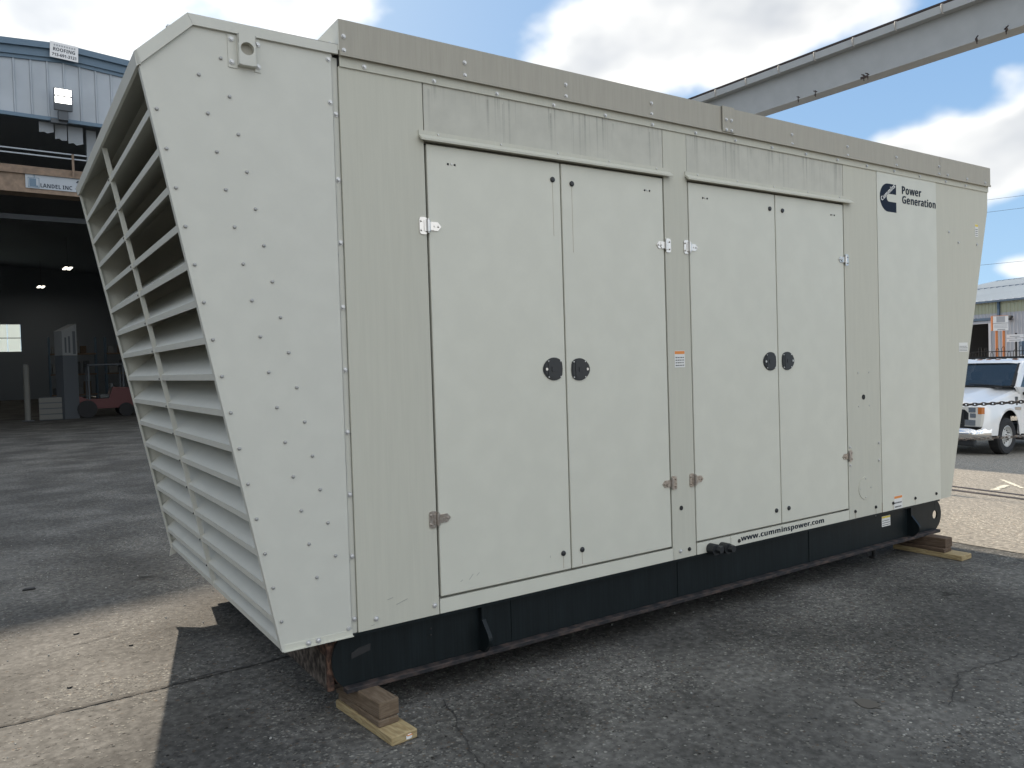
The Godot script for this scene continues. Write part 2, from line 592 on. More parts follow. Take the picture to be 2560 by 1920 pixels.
# ------------------------------------------------------------------ sky
func make_sky() -> Sky:
	var w := 3072
	var h := 1536
	var f := FastNoiseLite.new()
	f.noise_type = FastNoiseLite.TYPE_SIMPLEX_SMOOTH
	f.seed = 23
	f.frequency = 3.4
	f.fractal_octaves = 7
	f.fractal_gain = 0.52
	var f2 := FastNoiseLite.new()
	f2.noise_type = FastNoiseLite.TYPE_SIMPLEX_SMOOTH
	f2.seed = 71
	f2.frequency = 5.5
	f2.fractal_octaves = 4
	var sun := SUN.normalized()
	# where clouds stand (azimuth from -z towards +x, height, half widths, weight), in degrees
	var blobs := [
		[2.0, 22.0, 8.0, 5.0, 0.75], [19.5, 25.5, 6.0, 3.2, 0.75], [10.0, 30.0, 14.0, 6.0, 0.5], [-20.0, 24.0, 16.0, 9.0, 0.6],
		[33.0, 19.0, 2.6, 1.5, 0.55], [37.5, 19.5, 3.2, 2.2, 0.55], [40.0, 21.0, 2.6, 2.8, 0.5], [44.5, 22.0, 4.0, 5.0, 0.85], [50.0, 21.5, 5.0, 5.0, 0.9],
		[57.0, 22.5, 6.0, 3.4, 0.8], [65.0, 25.0, 8.0, 4.0, 0.6],
		[58.5, 11.9, 3.4, 1.5, 0.7], [63.5, 12.4, 4.0, 1.9, 0.9], [69.5, 13.0, 5.0, 2.2, 0.9], [66.0, 10.2, 5.0, 1.1, 0.4],
		[66.2, 16.4, 1.4, 0.9, 0.3], [66.4, 5.0, 1.9, 1.0, 0.75], [69.0, 4.7, 2.0, 0.9, 0.6], [48.0, 10.0, 6.0, 3.0, 0.5], [20.0, 12.0, 9.0, 4.0, 0.5]]
	var dat := PackedFloat32Array()
	dat.resize(w * h * 3)
	for y in h:
		var el := PI * (0.5 - (y + 0.5) / h)
		var eld := rad_to_deg(el)
		var ce := cos(el)
		var se := sin(el)
		if eld < -1.0:
			for x in w:
				var k := (y * w + x) * 3
				dat[k] = 0.10; dat[k + 1] = 0.10; dat[k + 2] = 0.095
			continue
		var row := []
		for b in blobs:
			var q: float = (eld - b[1]) / b[3]
			if absf(q) < 3.0: row.append([b[0], b[2], b[4] * exp(-q * q)])
		var t := clampf(1.0 - se, 0.0, 1.0)
		t = pow(t, 3.2)
		var clear := Vector3(0.044, 0.094, 0.185).lerp(Vector3(0.132, 0.20, 0.262), t)
		for x in w:
			var az := TAU * (x + 0.5) / w
			var azd := rad_to_deg(az)
			if azd > 180.0: azd -= 360.0
			var d := Vector3(ce * sin(az), se, -ce * cos(az))
			var nz := f.get_noise_3d(d.x, d.y * 1.7, d.z)
			var near := smoothstep(110.0, 80.0, absf(azd - 32.0)) * smoothstep(48.0, 34.0, eld)
			var den := lerpf(0.26, -0.40, near) + nz * 0.85
			for b in row:
				var q: float = (azd - b[0]) / b[1]
				if q > -3.0 and q < 3.0: den += b[2] * exp(-q * q)
			var al := smoothstep(-0.04, 0.42, den)
			var ca := d.dot(sun)
			var ang := rad_to_deg(acos(clampf(ca, -1.0, 1.0)))
			var glare := exp(-ang * ang / 520.0)
			var haze := exp(-ang / 17.0)
			var c := clear.lerp(Vector3(0.255, 0.285, 0.30), 0.85 * haze)
			if al > 0.0:
				var front := smoothstep(50.0, 125.0, ang)   # clouds across from the sun show their lit side
				var gr := clampf(0.30 + den * 0.55 + f2.get_noise_3d(d.x + 5.0, d.y * 1.6, d.z) * 0.75, 0.0, 1.0)
				var cl := Vector3(0.315, 0.312, 0.302).lerp(Vector3(0.175, 0.184, 0.196), gr * smoothstep(0.1, 0.7, den) * (1.0 - 0.75 * front))
				cl *= (1.0 + 0.22 * glare) * lerpf(1.0, 1.6, front)
				c = c.lerp(cl, al)
			var k := (y * w + x) * 3
			dat[k] = c.x; dat[k + 1] = c.y; dat[k + 2] = c.z
	var im := Image.create_from_data(w, h, false, Image.FORMAT_RGBF, dat.to_byte_array())
	var pm := PanoramaSkyMaterial.new()
	pm.panorama = ImageTexture.create_from_image(im)
	var sky := Sky.new()
	sky.sky_material = pm
	return sky


# ------------------------------------------------------------------ the yard
func gy(x: float) -> float:
	if x < 5.3: return 0.0
	if x < 18.0: return -0.057 * (x - 5.3)
	return -0.057 * 12.7 - 0.03 * (minf(x, 60.0) - 18.0)


func strand(b: MB, pts: Array, w: float, jit: float, y := 0.004):
	# an irregular dark seam laid in the ground
	var prev := Vector3.ZERO
	var pw := 0.0
	for i in pts.size() - 1:
		var a: Vector3 = pts[i]; var c: Vector3 = pts[i + 1]
		var m := maxi(2, int(a.distance_to(c) / 0.03))
		for k in m + 1:
			if i > 0 and k == 0: continue
			var p := a.lerp(c, float(k) / m)
			var side := (c - a).cross(Vector3.UP).normalized()
			p += side * rng.randf_range(-jit, jit)
			var ww := w * rng.randf_range(0.35, 1.25)
			p.y = gy(p.x) + y
			if not (i == 0 and k == 0):
				b.quad(prev - side * pw, prev + side * pw, p + side * ww, p - side * ww)
			prev = p
			pw = ww


func build_ground():
	var b := mb()
	var xs := [-320.0, -60.0, -12.0, 0.0, 5.3, 8.0, 12.0, 18.0, 30.0, 60.0, 400.0]
	var zs := [-400.0, -80.0, -20.0, 0.0, 20.0, 220.0]
	for i in xs.size() - 1:
		for k in zs.size() - 1:
			var p := func(x, z) -> Vector3: return Vector3(x, gy(x), z)
			b.quad(p.call(xs[i], zs[k + 1]), p.call(xs[i + 1], zs[k + 1]), p.call(xs[i + 1], zs[k]), p.call(xs[i], zs[k]))
	struct("ground", b, M.concrete)
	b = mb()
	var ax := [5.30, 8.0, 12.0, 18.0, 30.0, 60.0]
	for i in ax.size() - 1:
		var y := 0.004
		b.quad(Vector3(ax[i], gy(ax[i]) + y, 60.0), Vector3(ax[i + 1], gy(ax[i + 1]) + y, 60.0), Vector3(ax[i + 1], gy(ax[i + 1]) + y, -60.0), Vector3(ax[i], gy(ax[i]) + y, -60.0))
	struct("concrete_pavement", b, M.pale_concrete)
	var c := mb()
	strand(c, [Vector3(-4.0, 0, -0.97), Vector3(-1.38, 0, -0.965), Vector3(-0.64, 0, -0.979), Vector3(-0.03, 0, -1.0), Vector3(2.6, 0, -1.02), Vector3(5.3, 0, -1.03)], 0.0085, 0.005)
	strand(c, [Vector3(-1.3, 0, -0.985), Vector3(-0.64, 0, -0.998), Vector3(-0.3, 0, -1.03)], 0.004, 0.004)
	struct("pavement_joint", c, M.crack)
	var d := mb()
	strand(d, [Vector3(0.40, 0, 0.038), Vector3(0.374, 0, 0.131), Vector3(0.37, 0, 0.21), Vector3(0.317, 0, 0.318), Vector3(0.295, 0, 0.42), Vector3(0.248, 0, 0.55), Vector3(0.22, 0, 0.8)], 0.003, 0.008)
	strand(d, [Vector3(-1.2, 0, -1.95), Vector3(-0.8, 0, -2.05), Vector3(-0.45, 0, -2.3)], 0.0025, 0.006)
	strand(d, [Vector3(2.2, 0, 1.5), Vector3(2.6, 0, 1.35), Vector3(3.1, 0, 1.42)], 0.003, 0.01)
	struct("pavement_crack", d, M.crack)
	# loose grit and a few dark scraps
	var e := mb()
	for k in 420:
		var p := Vector3(rng.randf_range(-2.5, 6.0), 0, rng.randf_range(-6.0, 1.8))
		var r := rng.randf_range(0.002, 0.006)
		p.y = gy(p.x) + r * 0.5
		e.box(p, Vector3(r * 2.2, r * 1.3, r * 1.7), Basis(Vector3(rng.randf(), 1, rng.randf()).normalized(), rng.randf() * TAU), r * 0.4)
	var gr := obj("grit", e, M.scuff)
	gr.set_meta("kind", "stuff")
	tag(gr, "loose pale grit scattered over the concrete yard", "grit")
	var scr := [[-1.178, -3.642, 0.045, "flat dark rubber scrap far out on the shaded concrete"], [-1.073, -1.29, 0.012, "small dark pebble lying on the sunlit concrete beyond the joint"],
		[-0.719, -1.782, 0.012, "small dark pebble by the edge of the enclosure's shadow"], [-0.971, -2.238, 0.016, "dark twig-like scrap on the sunlit concrete near the warehouse shadow"]]
	for s in scr:
		var q := mb()
		var pl := PackedVector2Array()
		for i in 9:
			var a := TAU * i / 9.0
			pl.append(Vector2(cos(a) * s[2] * rng.randf_range(0.75, 1.2), sin(a) * s[2] * rng.randf_range(0.5, 0.8)))
		q.prism(pl, Vector3.ZERO, Vector3.RIGHT, Vector3.FORWARD, Vector3(0, maxf(0.006, s[2] * 0.25), 0))
		var o := obj("dark_scrap", q, M.black_rubber)
		o.position = Vector3(s[0], 0.001, s[1])
		tag(o, s[3], "debris")
	# wet-looking stain
	var st := mb()
	var sp := PackedVector2Array()
	for i in 16:
		var a := TAU * i / 16.0
		var rr := 0.055 * rng.randf_range(0.6, 1.15)
		sp.append(Vector2(1.93 + cos(a) * rr * 0.8, -(1.27 + sin(a) * rr * 1.4)))
	st.prism(sp, Vector3(0, 0.0035, 0), Vector3.RIGHT, Vector3.FORWARD, Vector3(0, 0.0006, 0))
	struct("ground_stain", st, M.floor_stain)
	# flush crane rail in the yard beyond the enclosure
	var dz := Vector3(-0.70, 0, 0.80)
	for r in [[Vector3(9.36, 0, -2.1), 0.035, "rail"], [Vector3(8.98, 0, -1.95), 0.05, "edge"]]:
		var t := mb()
		for i in 24:
			var z0 := -9.0 + i * 0.6
			var x0: float = r[0].x - 0.13 * (z0 + 2.1)
			var x1: float = r[0].x - 0.13 * (z0 + 0.6 + 2.1)
			t.quad(Vector3(x0 - r[1], gy(x0) + 0.012, z0 + 0.0), Vector3(x1 - r[1], gy(x1) + 0.012, z0 + 0.6), Vector3(x1 + r[1], gy(x1) + 0.012, z0 + 0.6), Vector3(x0 + r[1], gy(x0) + 0.012, z0))
		struct("track_rail" if r[2] == "rail" else "track_channel", t, M.rail_steel if r[2] == "rail" else M.flange_rust)
	var ln := mb()
	strand(ln, [Vector3(9.5, 0, -1.66), Vector3(10.27, 0, -1.85)], 0.05, 0.004, 0.009)
	strand(ln, [Vector3(10.95, 0, -2.22), Vector3(10.07, 0, -1.56)], 0.035, 0.004, 0.009)
	struct("painted_line", ln, M.line_paint)


# ------------------------------------------------------------------ generator enclosure
const YB := 0.406
const YS := 2.961
const YF := 3.006
const YT := 3.163
const DEEP := 2.562
var bolt_mesh: ArrayMesh
var screw_mesh: ArrayMesh
var knob_mesh: ArrayMesh
var dark_bolt_mesh: ArrayMesh
var dome_mesh: ArrayMesh


func bolt(p: Node3D, x: float, y: float, z := 0.0, m: Material = null, mesh: Mesh = null, called := "bolt"):
	put(called, mesh if mesh else bolt_mesh, m if m else M.zinc, p, Transform3D(Basis(Vector3.BACK, fmod(x * 37.0 + y * 11.0, 1.0)), Vector3(x, y, z)))


func panel(g: Node3D, called: String, poly: PackedVector2Array, m: Material, z1 := 0.0, th := 0.012) -> MeshInstance3D:
	var b := mb()
	b.plate(poly, z1 - th, z1)
	return obj(called, b, m, g)


func rect(x0: float, x1: float, y0: float, y1: float) -> PackedVector2Array:
	return PackedVector2Array([Vector2(x0, y0), Vector2(x1, y0), Vector2(x1, y1), Vector2(x0, y1)])


func rounded(x0: float, x1: float, y0: float, y1: float, r: float) -> PackedVector2Array:
	var p := PackedVector2Array()
	for c in [[x1 - r, y0 + r, -90.0], [x1 - r, y1 - r, 0.0], [x0 + r, y1 - r, 90.0], [x0 + r, y0 + r, 180.0]]:
		for i in 5:
			var a := deg_to_rad(c[2] + i * 22.5)
			p.append(Vector2(c[0] + r * cos(a), c[1] + r * sin(a)))
	return p


func hinge(door: Node3D, x: float, y: float, side: int, m: Material):
	# side +1: leaf points to +x (door on the right of the post)
	var b := mb()
	var bx0 := x - side * 0.048
	var bx1 := x - side * 0.006
	b.plate(rounded(minf(bx0, bx1), maxf(bx0, bx1), y - 0.041, y + 0.041, 0.013), 0.0005, 0.005)
	b.cyl(Vector3(x - side * 0.004, y - 0.027, 0.012), Vector3(x - side * 0.004, y + 0.027, 0.012), 0.0095, 0.0095, 12)
	b.cyl(Vector3(x - side * 0.004, y - 0.034, 0.012), Vector3(x - side * 0.004, y + 0.034, 0.012), 0.0045, 0.0045, 8)
	b.bx(x - side * 0.024, x - side * 0.004, y - 0.026, y + 0.026, 0.003, 0.009)
	var lp := [x + side * 0.002, y - 0.021, x + side * 0.05, y - 0.021, x + side * 0.069, y, x + side * 0.05, y + 0.021, x + side * 0.002, y + 0.021]
	b.plate(V2(lp), 0.0005, 0.0055)
	var l2 := [x + side * 0.002, y - 0.019, x + side * 0.03, y - 0.019, x + side * 0.043, y, x + side * 0.03, y + 0.019, x + side * 0.002, y + 0.019]
	b.plate(V2(l2), 0.0056, 0.009)
	for q in [[0.031, 0.0], [0.054, 0.0], [-0.038, 0.022], [-0.038, -0.022]]:
		b.cyl(Vector3(x + side * q[0], y + q[1], 0.004), Vector3(x + side * q[0], y + q[1], 0.0125), 0.0062, 0.0045, 8)
	obj("hinge", b, m, door)


func latch(door: Node3D, x: float, y: float, side: int):
	# a black flush paddle latch; side +1: pointed end towards +x
	var pl := PackedVector2Array()
	for i in 21:   # the round edge narrows to a blunt point at the lock
		var a := deg_to_rad(-90.0 + i * 180.0 / 20.0)
		var pinch := 1.0 - 0.13 * pow(maxf(0.0, cos(a)), 2.0)
		pl.append(Vector2(x + side * (cos(a) * 0.072 - 0.006), y + sin(a) * 0.061 * pinch))
	for q in [[-0.024, 0.059], [-0.040, 0.053], [-0.053, 0.043], [-0.059, 0.030], [-0.062, 0.0], [-0.059, -0.030], [-0.053, -0.043], [-0.040, -0.053], [-0.024, -0.059]]:
		pl.append(Vector2(x + side * q[0], y + q[1]))
	var b := mb()
	b.plate(pl, 0.0005, 0.006)
	var inner := PackedVector2Array()
	for p in pl: inner.append(Vector2(x, y) + (p - Vector2(x, y)) * 0.90)
	b.plate(inner, 0.006, 0.0085)
	# sunk paddle with its ridges
	b.plate(rounded(x - 0.036, x + 0.022, y - 0.044, y + 0.044, 0.012), 0.0085, 0.011)
	b.plate(rounded(x - 0.014, x + 0.014, y - 0.014, y + 0.014, 0.004), 0.011, 0.0135)
	var h := obj("latch", b, M.black_plastic, door)
	var s := mb()
	for q in [[-0.047, 0.042], [-0.047, -0.042], [0.032, 0.042], [0.032, -0.042]]:
		s.cyl(Vector3(x + side * q[0], y + q[1], 0.008), Vector3(x + side * q[0], y + q[1], 0.011), 0.0045, 0.0035, 8)
	var k := mb()
	k.cyl(Vector3(x + side * 0.046, y, 0.008), Vector3(x + side * 0.046, y, 0.012), 0.008, 0.0075, 12)
	# screws and lock belong to the door as its fittings
	obj("latch_screw", s, M.zinc, door)
	obj("lock_cylinder", k, M.stainless, door)


func door(g: Node3D, x0: float, x1: float, hinge_left: bool, lx: float, ls: int, ky: float, y_latch: float, tri_x: float):
	var y0 := 0.488
	var y1 := 2.672
	var b := mb()
	b.box(Vector3((x0 + x1) / 2, (y0 + y1) / 2, -0.019), Vector3(x1 - x0 - 0.009, y1 - y0, 0.040), Basis.IDENTITY, 0.003)
	var d := obj("door", b, M.paint_clean, g)
	var kx := x1 - 0.056 if hinge_left else x0 + 0.073
	for yy in [ky, 0.58]:
		put("knob", knob_mesh, M.black_plastic, d, Transform3D(Basis.IDENTITY, Vector3(kx, yy, 0.001)))
	latch(d, lx, y_latch, ls)
	for i in 3:
		bolt(d, tri_x + (i - 1) * 0.019, 2.588 + (0.002 if i == 1 else 0.0), 0.001, M.zinc if i == 1 else M.black_rubber, screw_mesh, "rivet")
	var hx := x0 if hinge_left else x1
	for yy in [2.279, 0.868]:
		hinge(d, hx, yy, 1 if hinge_left else -1, M.stainless if yy > 2.0 else M.stainless_dull)
	return d


func sticker(g: Node3D, x0: float, x1: float, y0: float, y1: float, head: Material, z: float, rows: int, called := "warning_label"):
	var b := mb()
	b.bx(x0, x1, y0, y1, z, z + 0.0008)
	var s := obj(called, b, M.label_white, g)
	var hh := (y1 - y0)
	if head:
		var t := mb()
		t.bx(x0 + 0.002, x1 - 0.002, y1 - hh * 0.2, y1 - 0.002, z + 0.0008, z + 0.0012)
		obj("label_band", t, head, s)
	var k := mb()
	for i in rows:
		var yy := y0 + hh * (0.10 + 0.62 * i / rows)
		var x := x0 + 0.008
		while x < x1 - 0.012:
			var w := minf(rng.randf_range(0.005, 0.016), x1 - 0.008 - x)
			k.bx(x, x + w, yy, yy + hh * 0.22 / rows, z + 0.0008, z + 0.0013)
			x += w + 0.004
	obj("label_print", k, M.label_ink, s)
	return s


func build_generator():
	var g := thing("generator_enclosure", "large beige louvred power generator enclosure standing on timber blocks in the yard", "generator")
	var b := mb()
	b.cyl(Vector3(0, 0, 0), Vector3(0, 0, 0.003), 0.0112, 0.0105, 10, 1)
	b.cyl(Vector3(0, 0, 0.003), Vector3(0, 0, 0.0095), 0.0078, 0.0068, 6, 1, false)
	bolt_mesh = b.mesh()
	b = mb()
	b.cyl(Vector3(0, 0, 0), Vector3(0, 0, 0.004), 0.0060, 0.0042, 8, 1)
	screw_mesh = b.mesh()
	b = mb()
	b.lathe(V2([0.0145, 0.0, 0.0145, 0.005, 0.012, 0.008, 0.006, 0.0095, 0.0, 0.0098]), Vector3.ZERO, Vector3.BACK, 14)
	knob_mesh = b.mesh()
	b = mb()
	b.lathe(V2([0.0076, 0.0, 0.0074, 0.0035, 0.0055, 0.0062, 0.0025, 0.0072, 0.0, 0.0074]), Vector3.ZERO, Vector3.BACK, 10)
	dome_mesh = b.mesh()
	b = mb()
	b.cyl(Vector3(0, 0, 0), Vector3(0, 0, 0.003), 0.0125, 0.0125, 10, 1)
	b.lathe(V2([0.0085, 0.003, 0.0085, 0.0085, 0.005, 0.0105, 0.0, 0.011]), Vector3.ZERO, Vector3.BACK, 10)
	dark_bolt_mesh = b.mesh()

	# inner shell, far side, end and roof
	b = mb()
	b.plate(V2([0.012, YB + 0.004, 5.15, YB + 0.004, 5.82, 2.78, 5.83, 3.13, 0.012, 3.13]), -DEEP + 0.03, -0.055)
	obj("inner_shell", b, M.paint_weathered, g)
	b = mb()
	b.plate(V2([0.0, YB, 5.176, YB, 5.855, 2.80, 5.862, YF, 0.0, YF]), -DEEP, -DEEP + 0.012)
	obj("far_side_panel", b, M.paint_weathered, g)
	b = mb()
	b.quad(Vector3(5.176, YB, -0.013), Vector3(5.176, YB, -DEEP + 0.013), Vector3(5.855, 2.80, -DEEP + 0.013), Vector3(5.855, 2.80, -0.013))
	b.quad(Vector3(5.855, 2.80, -0.013), Vector3(5.855, 2.80, -DEEP + 0.013), Vector3(5.860, YF, -DEEP + 0.013), Vector3(5.860, YF, -0.013))
	obj("end_panel", b, M.paint_weathered, g)
	b = mb()
	b.bx(0.004, 5.856, YT - 0.02, YT - 0.002, -DEEP + 0.002, 0.012)
	obj("roof", b, M.paint_fascia, g)

	# near side skin
	var fr := 0.003
	panel(g, "corner_panel", rect(0.0, 0.419 - fr, YB, YS), M.paint_weathered)
	panel(g, "header_panel", rect(0.419 + fr, 1.992, 2.684, YS), M.paint_rain, -0.001)
	panel(g, "post_panel", rect(1.996, 2.190, YB, YS), M.paint_weathered)
	panel(g, "header_panel", rect(2.194, 3.768, 2.684, YS), M.paint_rain, -0.001)
	var rp := panel(g, "service_panel", rect(3.772, 4.186, YB, YS), M.paint_weathered)
	panel(g, "sill_panel", rect(0.419 + fr, 2.004, YB, 0.476), M.paint_clean, 0.0)
	panel(g, "sill_panel", rect(2.200, 2.503, YB, 0.476), M.paint_clean, 0.0)
	panel(g, "sill_panel", rect(2.507, 3.768, YB, 0.476), M.paint_clean, 0.0)
	var lp := panel(g, "logo_panel", rect(4.190, 5.018, YB, YS), M.paint_clean, 0.0025)
	panel(g, "end_side_panel", V2([5.021, YB, 5.176, YB, 5.855, 2.80, 5.862, YS, 5.021, YS]), M.paint_weathered)
	# doors
	door(g, 0.425, 1.232, true, 1.143, -1, 2.579, 1.573, 0.563)
	door(g, 1.232, 1.990, false, 1.327, 1, 2.570, 1.566, 1.860)
	door(g, 2.196, 3.010, true, 2.920, -1, 2.575, 1.572, 2.343)
	door(g, 3.010, 3.766, false, 3.105, 1, 2.573, 1.571, 3.639)
	# black sheet across the door openings; its colour makes the gaps dark
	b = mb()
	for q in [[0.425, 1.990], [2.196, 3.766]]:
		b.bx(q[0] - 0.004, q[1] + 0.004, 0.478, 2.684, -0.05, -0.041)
	obj("door_gap_sheet", b, M.black_rubber, g)
	# rust run under two upper knobs
	b = mb()
	for q in [[1.176, 2.28, 2.565, 0.0010], [1.305, 2.20, 2.556, 0.0010], [1.176, 0.50, 0.565, 0.0012], [1.305, 0.50, 0.565, 0.0012]]:
		b.bx(q[0] - q[3], q[0] + q[3] * 0.6, q[1], q[2], 0.001, 0.0018)
	obj("rust_streak", b, M.rust_run, g)
	# scuffs at the foot of the first door and corner panel
	b = mb()
	for q in [[0.60, 0.555, 0.035, 0.8], [0.64, 0.562, 0.02, 0.7], [0.545, 0.545, 0.016, 0.5], [0.22, 0.505, 0.06, 0.28], [0.16, 0.53, 0.03, 0.2], [0.07, 0.425, 0.016, 0.1], [1.09, 0.575, 0.012, 1.5]]:
		b.box(Vector3(q[0], q[1], 0.0014), Vector3(q[2], 0.0022, 0.0006), Basis(Vector3.BACK, q[3]))
	obj("scuff_mark", b, M.scuff, g)

	# roof fascia with its cover strip
	b = mb()
	b.plate(rect(0.0, 2.484, YF, YT), 0.001, 0.022)
	b.bx(0.0, 2.484, YF - 0.004, YF + 0.012, 0.022, 0.028)
	var fa := obj("roof_fascia", b, M.paint_fascia, g)
	b = mb()
	b.plate(rect(2.486, 5.05, YF, YT), 0.001, 0.022)
	b.bx(2.486, 5.05, YF - 0.004, YF + 0.012, 0.022, 0.028)
	var fb := obj("roof_fascia", b, M.paint_fascia, g)
	b = mb()
	b.plate(rect(5.053, 5.868, YF, YT), 0.001, 0.0225)
	b.bx(5.053, 5.868, YF - 0.004, YF + 0.012, 0.0225, 0.028)
	b.bx(5.863, 5.872, YF, YT, -DEEP, 0.0)
	var fc := obj("roof_fascia", b, M.paint_fascia, g)
	b = mb()
	b.bx(-0.004, 0.0, YF + 0.02, YT - 0.002, -DEEP, 0.02)
	obj("roof_end_cap", b, M.paint_hood, g)
	b = mb()
	b.bx(2.484, 2.592, YF + 0.004, YT + 0.003, 0.0285, 0.034)
	b.bx(2.484, 2.592, YT + 0.0005, YT + 0.003, -0.3, 0.0285)
	var sp := obj("splice_plate", b, M.paint_fascia, g)
	for q in [[2.513, 3.083], [2.560, 3.084], [2.513, 3.021], [2.560, 3.021]]: bolt(sp, q[0], q[1], 0.034)
	for i in 4:
		for yy in [3.0885, 3.027]: bolt(fa, 0.02 + i * 0.6235, yy, 0.022)
	for i in 4:
		for yy in [3.083, 3.022]: bolt(fb, 3.172 + i * 0.624 if i < 3 else 5.03, yy, 0.022)
	for x in [5.157, 5.468, 5.77]: bolt(fc, x, 3.028, 0.0225)
	b = mb()
	b.plate(rect(0.004, 5.862, YS - 0.002, YF), 0.0005, 0.008)
	var st := obj("cover_strip", b, M.paint_weathered, g)
	for i in 16:
		bolt(st, 0.121 + i * 0.3575 if i < 14 else [5.157, 5.47][i - 14], 2.976 - 0.004 * sin(i * 0.4), 0.008)

	# drip rails over the doors
	for q in [[0.388, 2.045], [2.172, 3.850]]:
		b = mb()
		var prof := V2([0.0, 2.732, 0.006, 2.732, 0.007, 2.712, 0.034, 2.690, 0.034, 2.680, 0.030, 2.680, 0.004, 2.702, 0.0, 2.702])
		b.prism(prof, Vector3(q[0], 0, 0), Vector3.BACK, Vector3.UP, Vector3(q[1] - q[0], 0, 0))
		var dr := obj("drip_rail", b, M.paint_weathered, g)
		for i in 5: bolt(dr, q[0] + 0.104 + i * 0.3605, 2.7215, 0.0065, M.zinc, screw_mesh)

	# fittings on the side panels
	for q in [[3.909, 1.465], [4.043, 1.465], [3.909, 1.22], [4.043, 1.22], [3.791, 0.931], [3.791, 0.799], [4.154, 0.933], [4.154, 0.802]]:
		bolt(rp, q[0], q[1], 0.0, M.zinc, screw_mesh if q[0] < 4.1 and q[1] > 1.0 else null)
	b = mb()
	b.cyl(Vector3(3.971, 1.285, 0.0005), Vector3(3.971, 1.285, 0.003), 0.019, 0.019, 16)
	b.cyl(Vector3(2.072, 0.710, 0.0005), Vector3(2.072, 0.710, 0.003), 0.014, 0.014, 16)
	obj("dark_hole_disc", b, M.black_rubber, g)  # black discs for open holes, their inner shade put into the colour
	b = mb()
	b.lathe(V2([0.0835, 0.0, 0.0835, 0.0035, 0.0, 0.0035]), Vector3(3.972, 0.615, 0), Vector3.BACK, 40)
	var ac := obj("access_cover", b, M.paint_weathered, g)
	for q in [[3.972, 0.684], [3.972, 0.546], [3.904, 0.618], [4.040, 0.612]]: bolt(ac, q[0], q[1], 0.0035, M.zinc, screw_mesh)
	for q in [[0.087, 0.451], [0.391, 0.453], [2.056, 0.452], [2.132, 0.452], [3.841, 0.458], [4.101, 0.457], [2.581, 0.434]]:
		bolt(g, q[0], q[1], 0.0, M.black_rubber if q[0] > 2.1 and q[0] < 5.0 else M.zinc, dark_bolt_mesh)
	for q in [[4.327, 0.458], [4.635, 0.459], [4.944, 0.459]]: bolt(g, q[0], q[1], 0.003, M.black_rubber, dark_bolt_mesh)
	b = mb()
	for q in [[4.327, 0.0018], [4.635, 0.0012], [3.841, 0.0016], [4.101, 0.0012]]:
		b.bx(q[0] - q[1], q[0] + q[1], YB + 0.003, 0.45, 0.003, 0.0035)
	b.bx(4.183, 4.186, YB, 0.48, 0.001, 0.0032)
	obj("dirt_run", b, M.rust_run, g)
	for q in [[5.208, 2.576], [5.357, 2.499], [5.663, 2.50]]: bolt(g, q[0], q[1], 0.0)

	# emblem and lettering
	var c := PackedVector2Array([Vector2(4.446, 2.881), Vector2(4.335, 2.881)])
	for i in 17:
		var a := deg_to_rad(90.0 + i * 180.0 / 16.0)
		c.append(Vector2(4.335 + 0.108 * cos(a), 2.775 + 0.106 * sin(a)))
	c.append(Vector2(4.446, 2.669)); c.append(Vector2(4.446, 2.746)); c.append(Vector2(4.356, 2.746))
	for i in 11:
		var a := deg_to_rad(-90.0 - i * 180.0 / 10.0)
		c.append(Vector2(4.349 + 0.030 * cos(a), 2.7755 + 0.0295 * sin(a)))
	c.append(Vector2(4.446, 2.805))
	b = mb()
	b.plate(c, 0.0026, 0.0032)
	var em := obj("emblem", b, M.ink_blue, lp)
	var ang := 0.585
	text("lettering", "Cummins", Vector3(4.252, 2.741, 0.0042), Vector2(0.218, 0.036), M.label_white, em, Basis(Vector3.BACK, ang))
	text("lettering", "Power", Vector3(4.526, 2.8205, 0.0032), Vector2(0.272, 0.060), M.ink_blue, lp)
	text("lettering", "Generation", Vector3(4.527, 2.7480, 0.0032), Vector2(0.482, 0.062), M.ink_blue, lp)
	text("lettering", "www.cumminspower.com", Vector3(2.598, 0.4185, 0.0008), Vector2(0.868, 0.046), M.ink_blue, g)
	sticker(g, 2.048, 2.134, 1.555, 1.655, M.label_orange, 0.0006, 4)
	sticker(lp, 4.342, 4.452, 0.409, 0.508, M.label_orange, 0.0026, 2)
	sticker(g, 5.342, 5.483, 1.594, 1.670, null, 0.0006, 4, "instruction_label")
	sticker(g, 5.638, 5.690, 2.565, 2.672, M.label_yellow, 0.0006, 4)

	build_hood(g)
	build_skid(g)
	return g


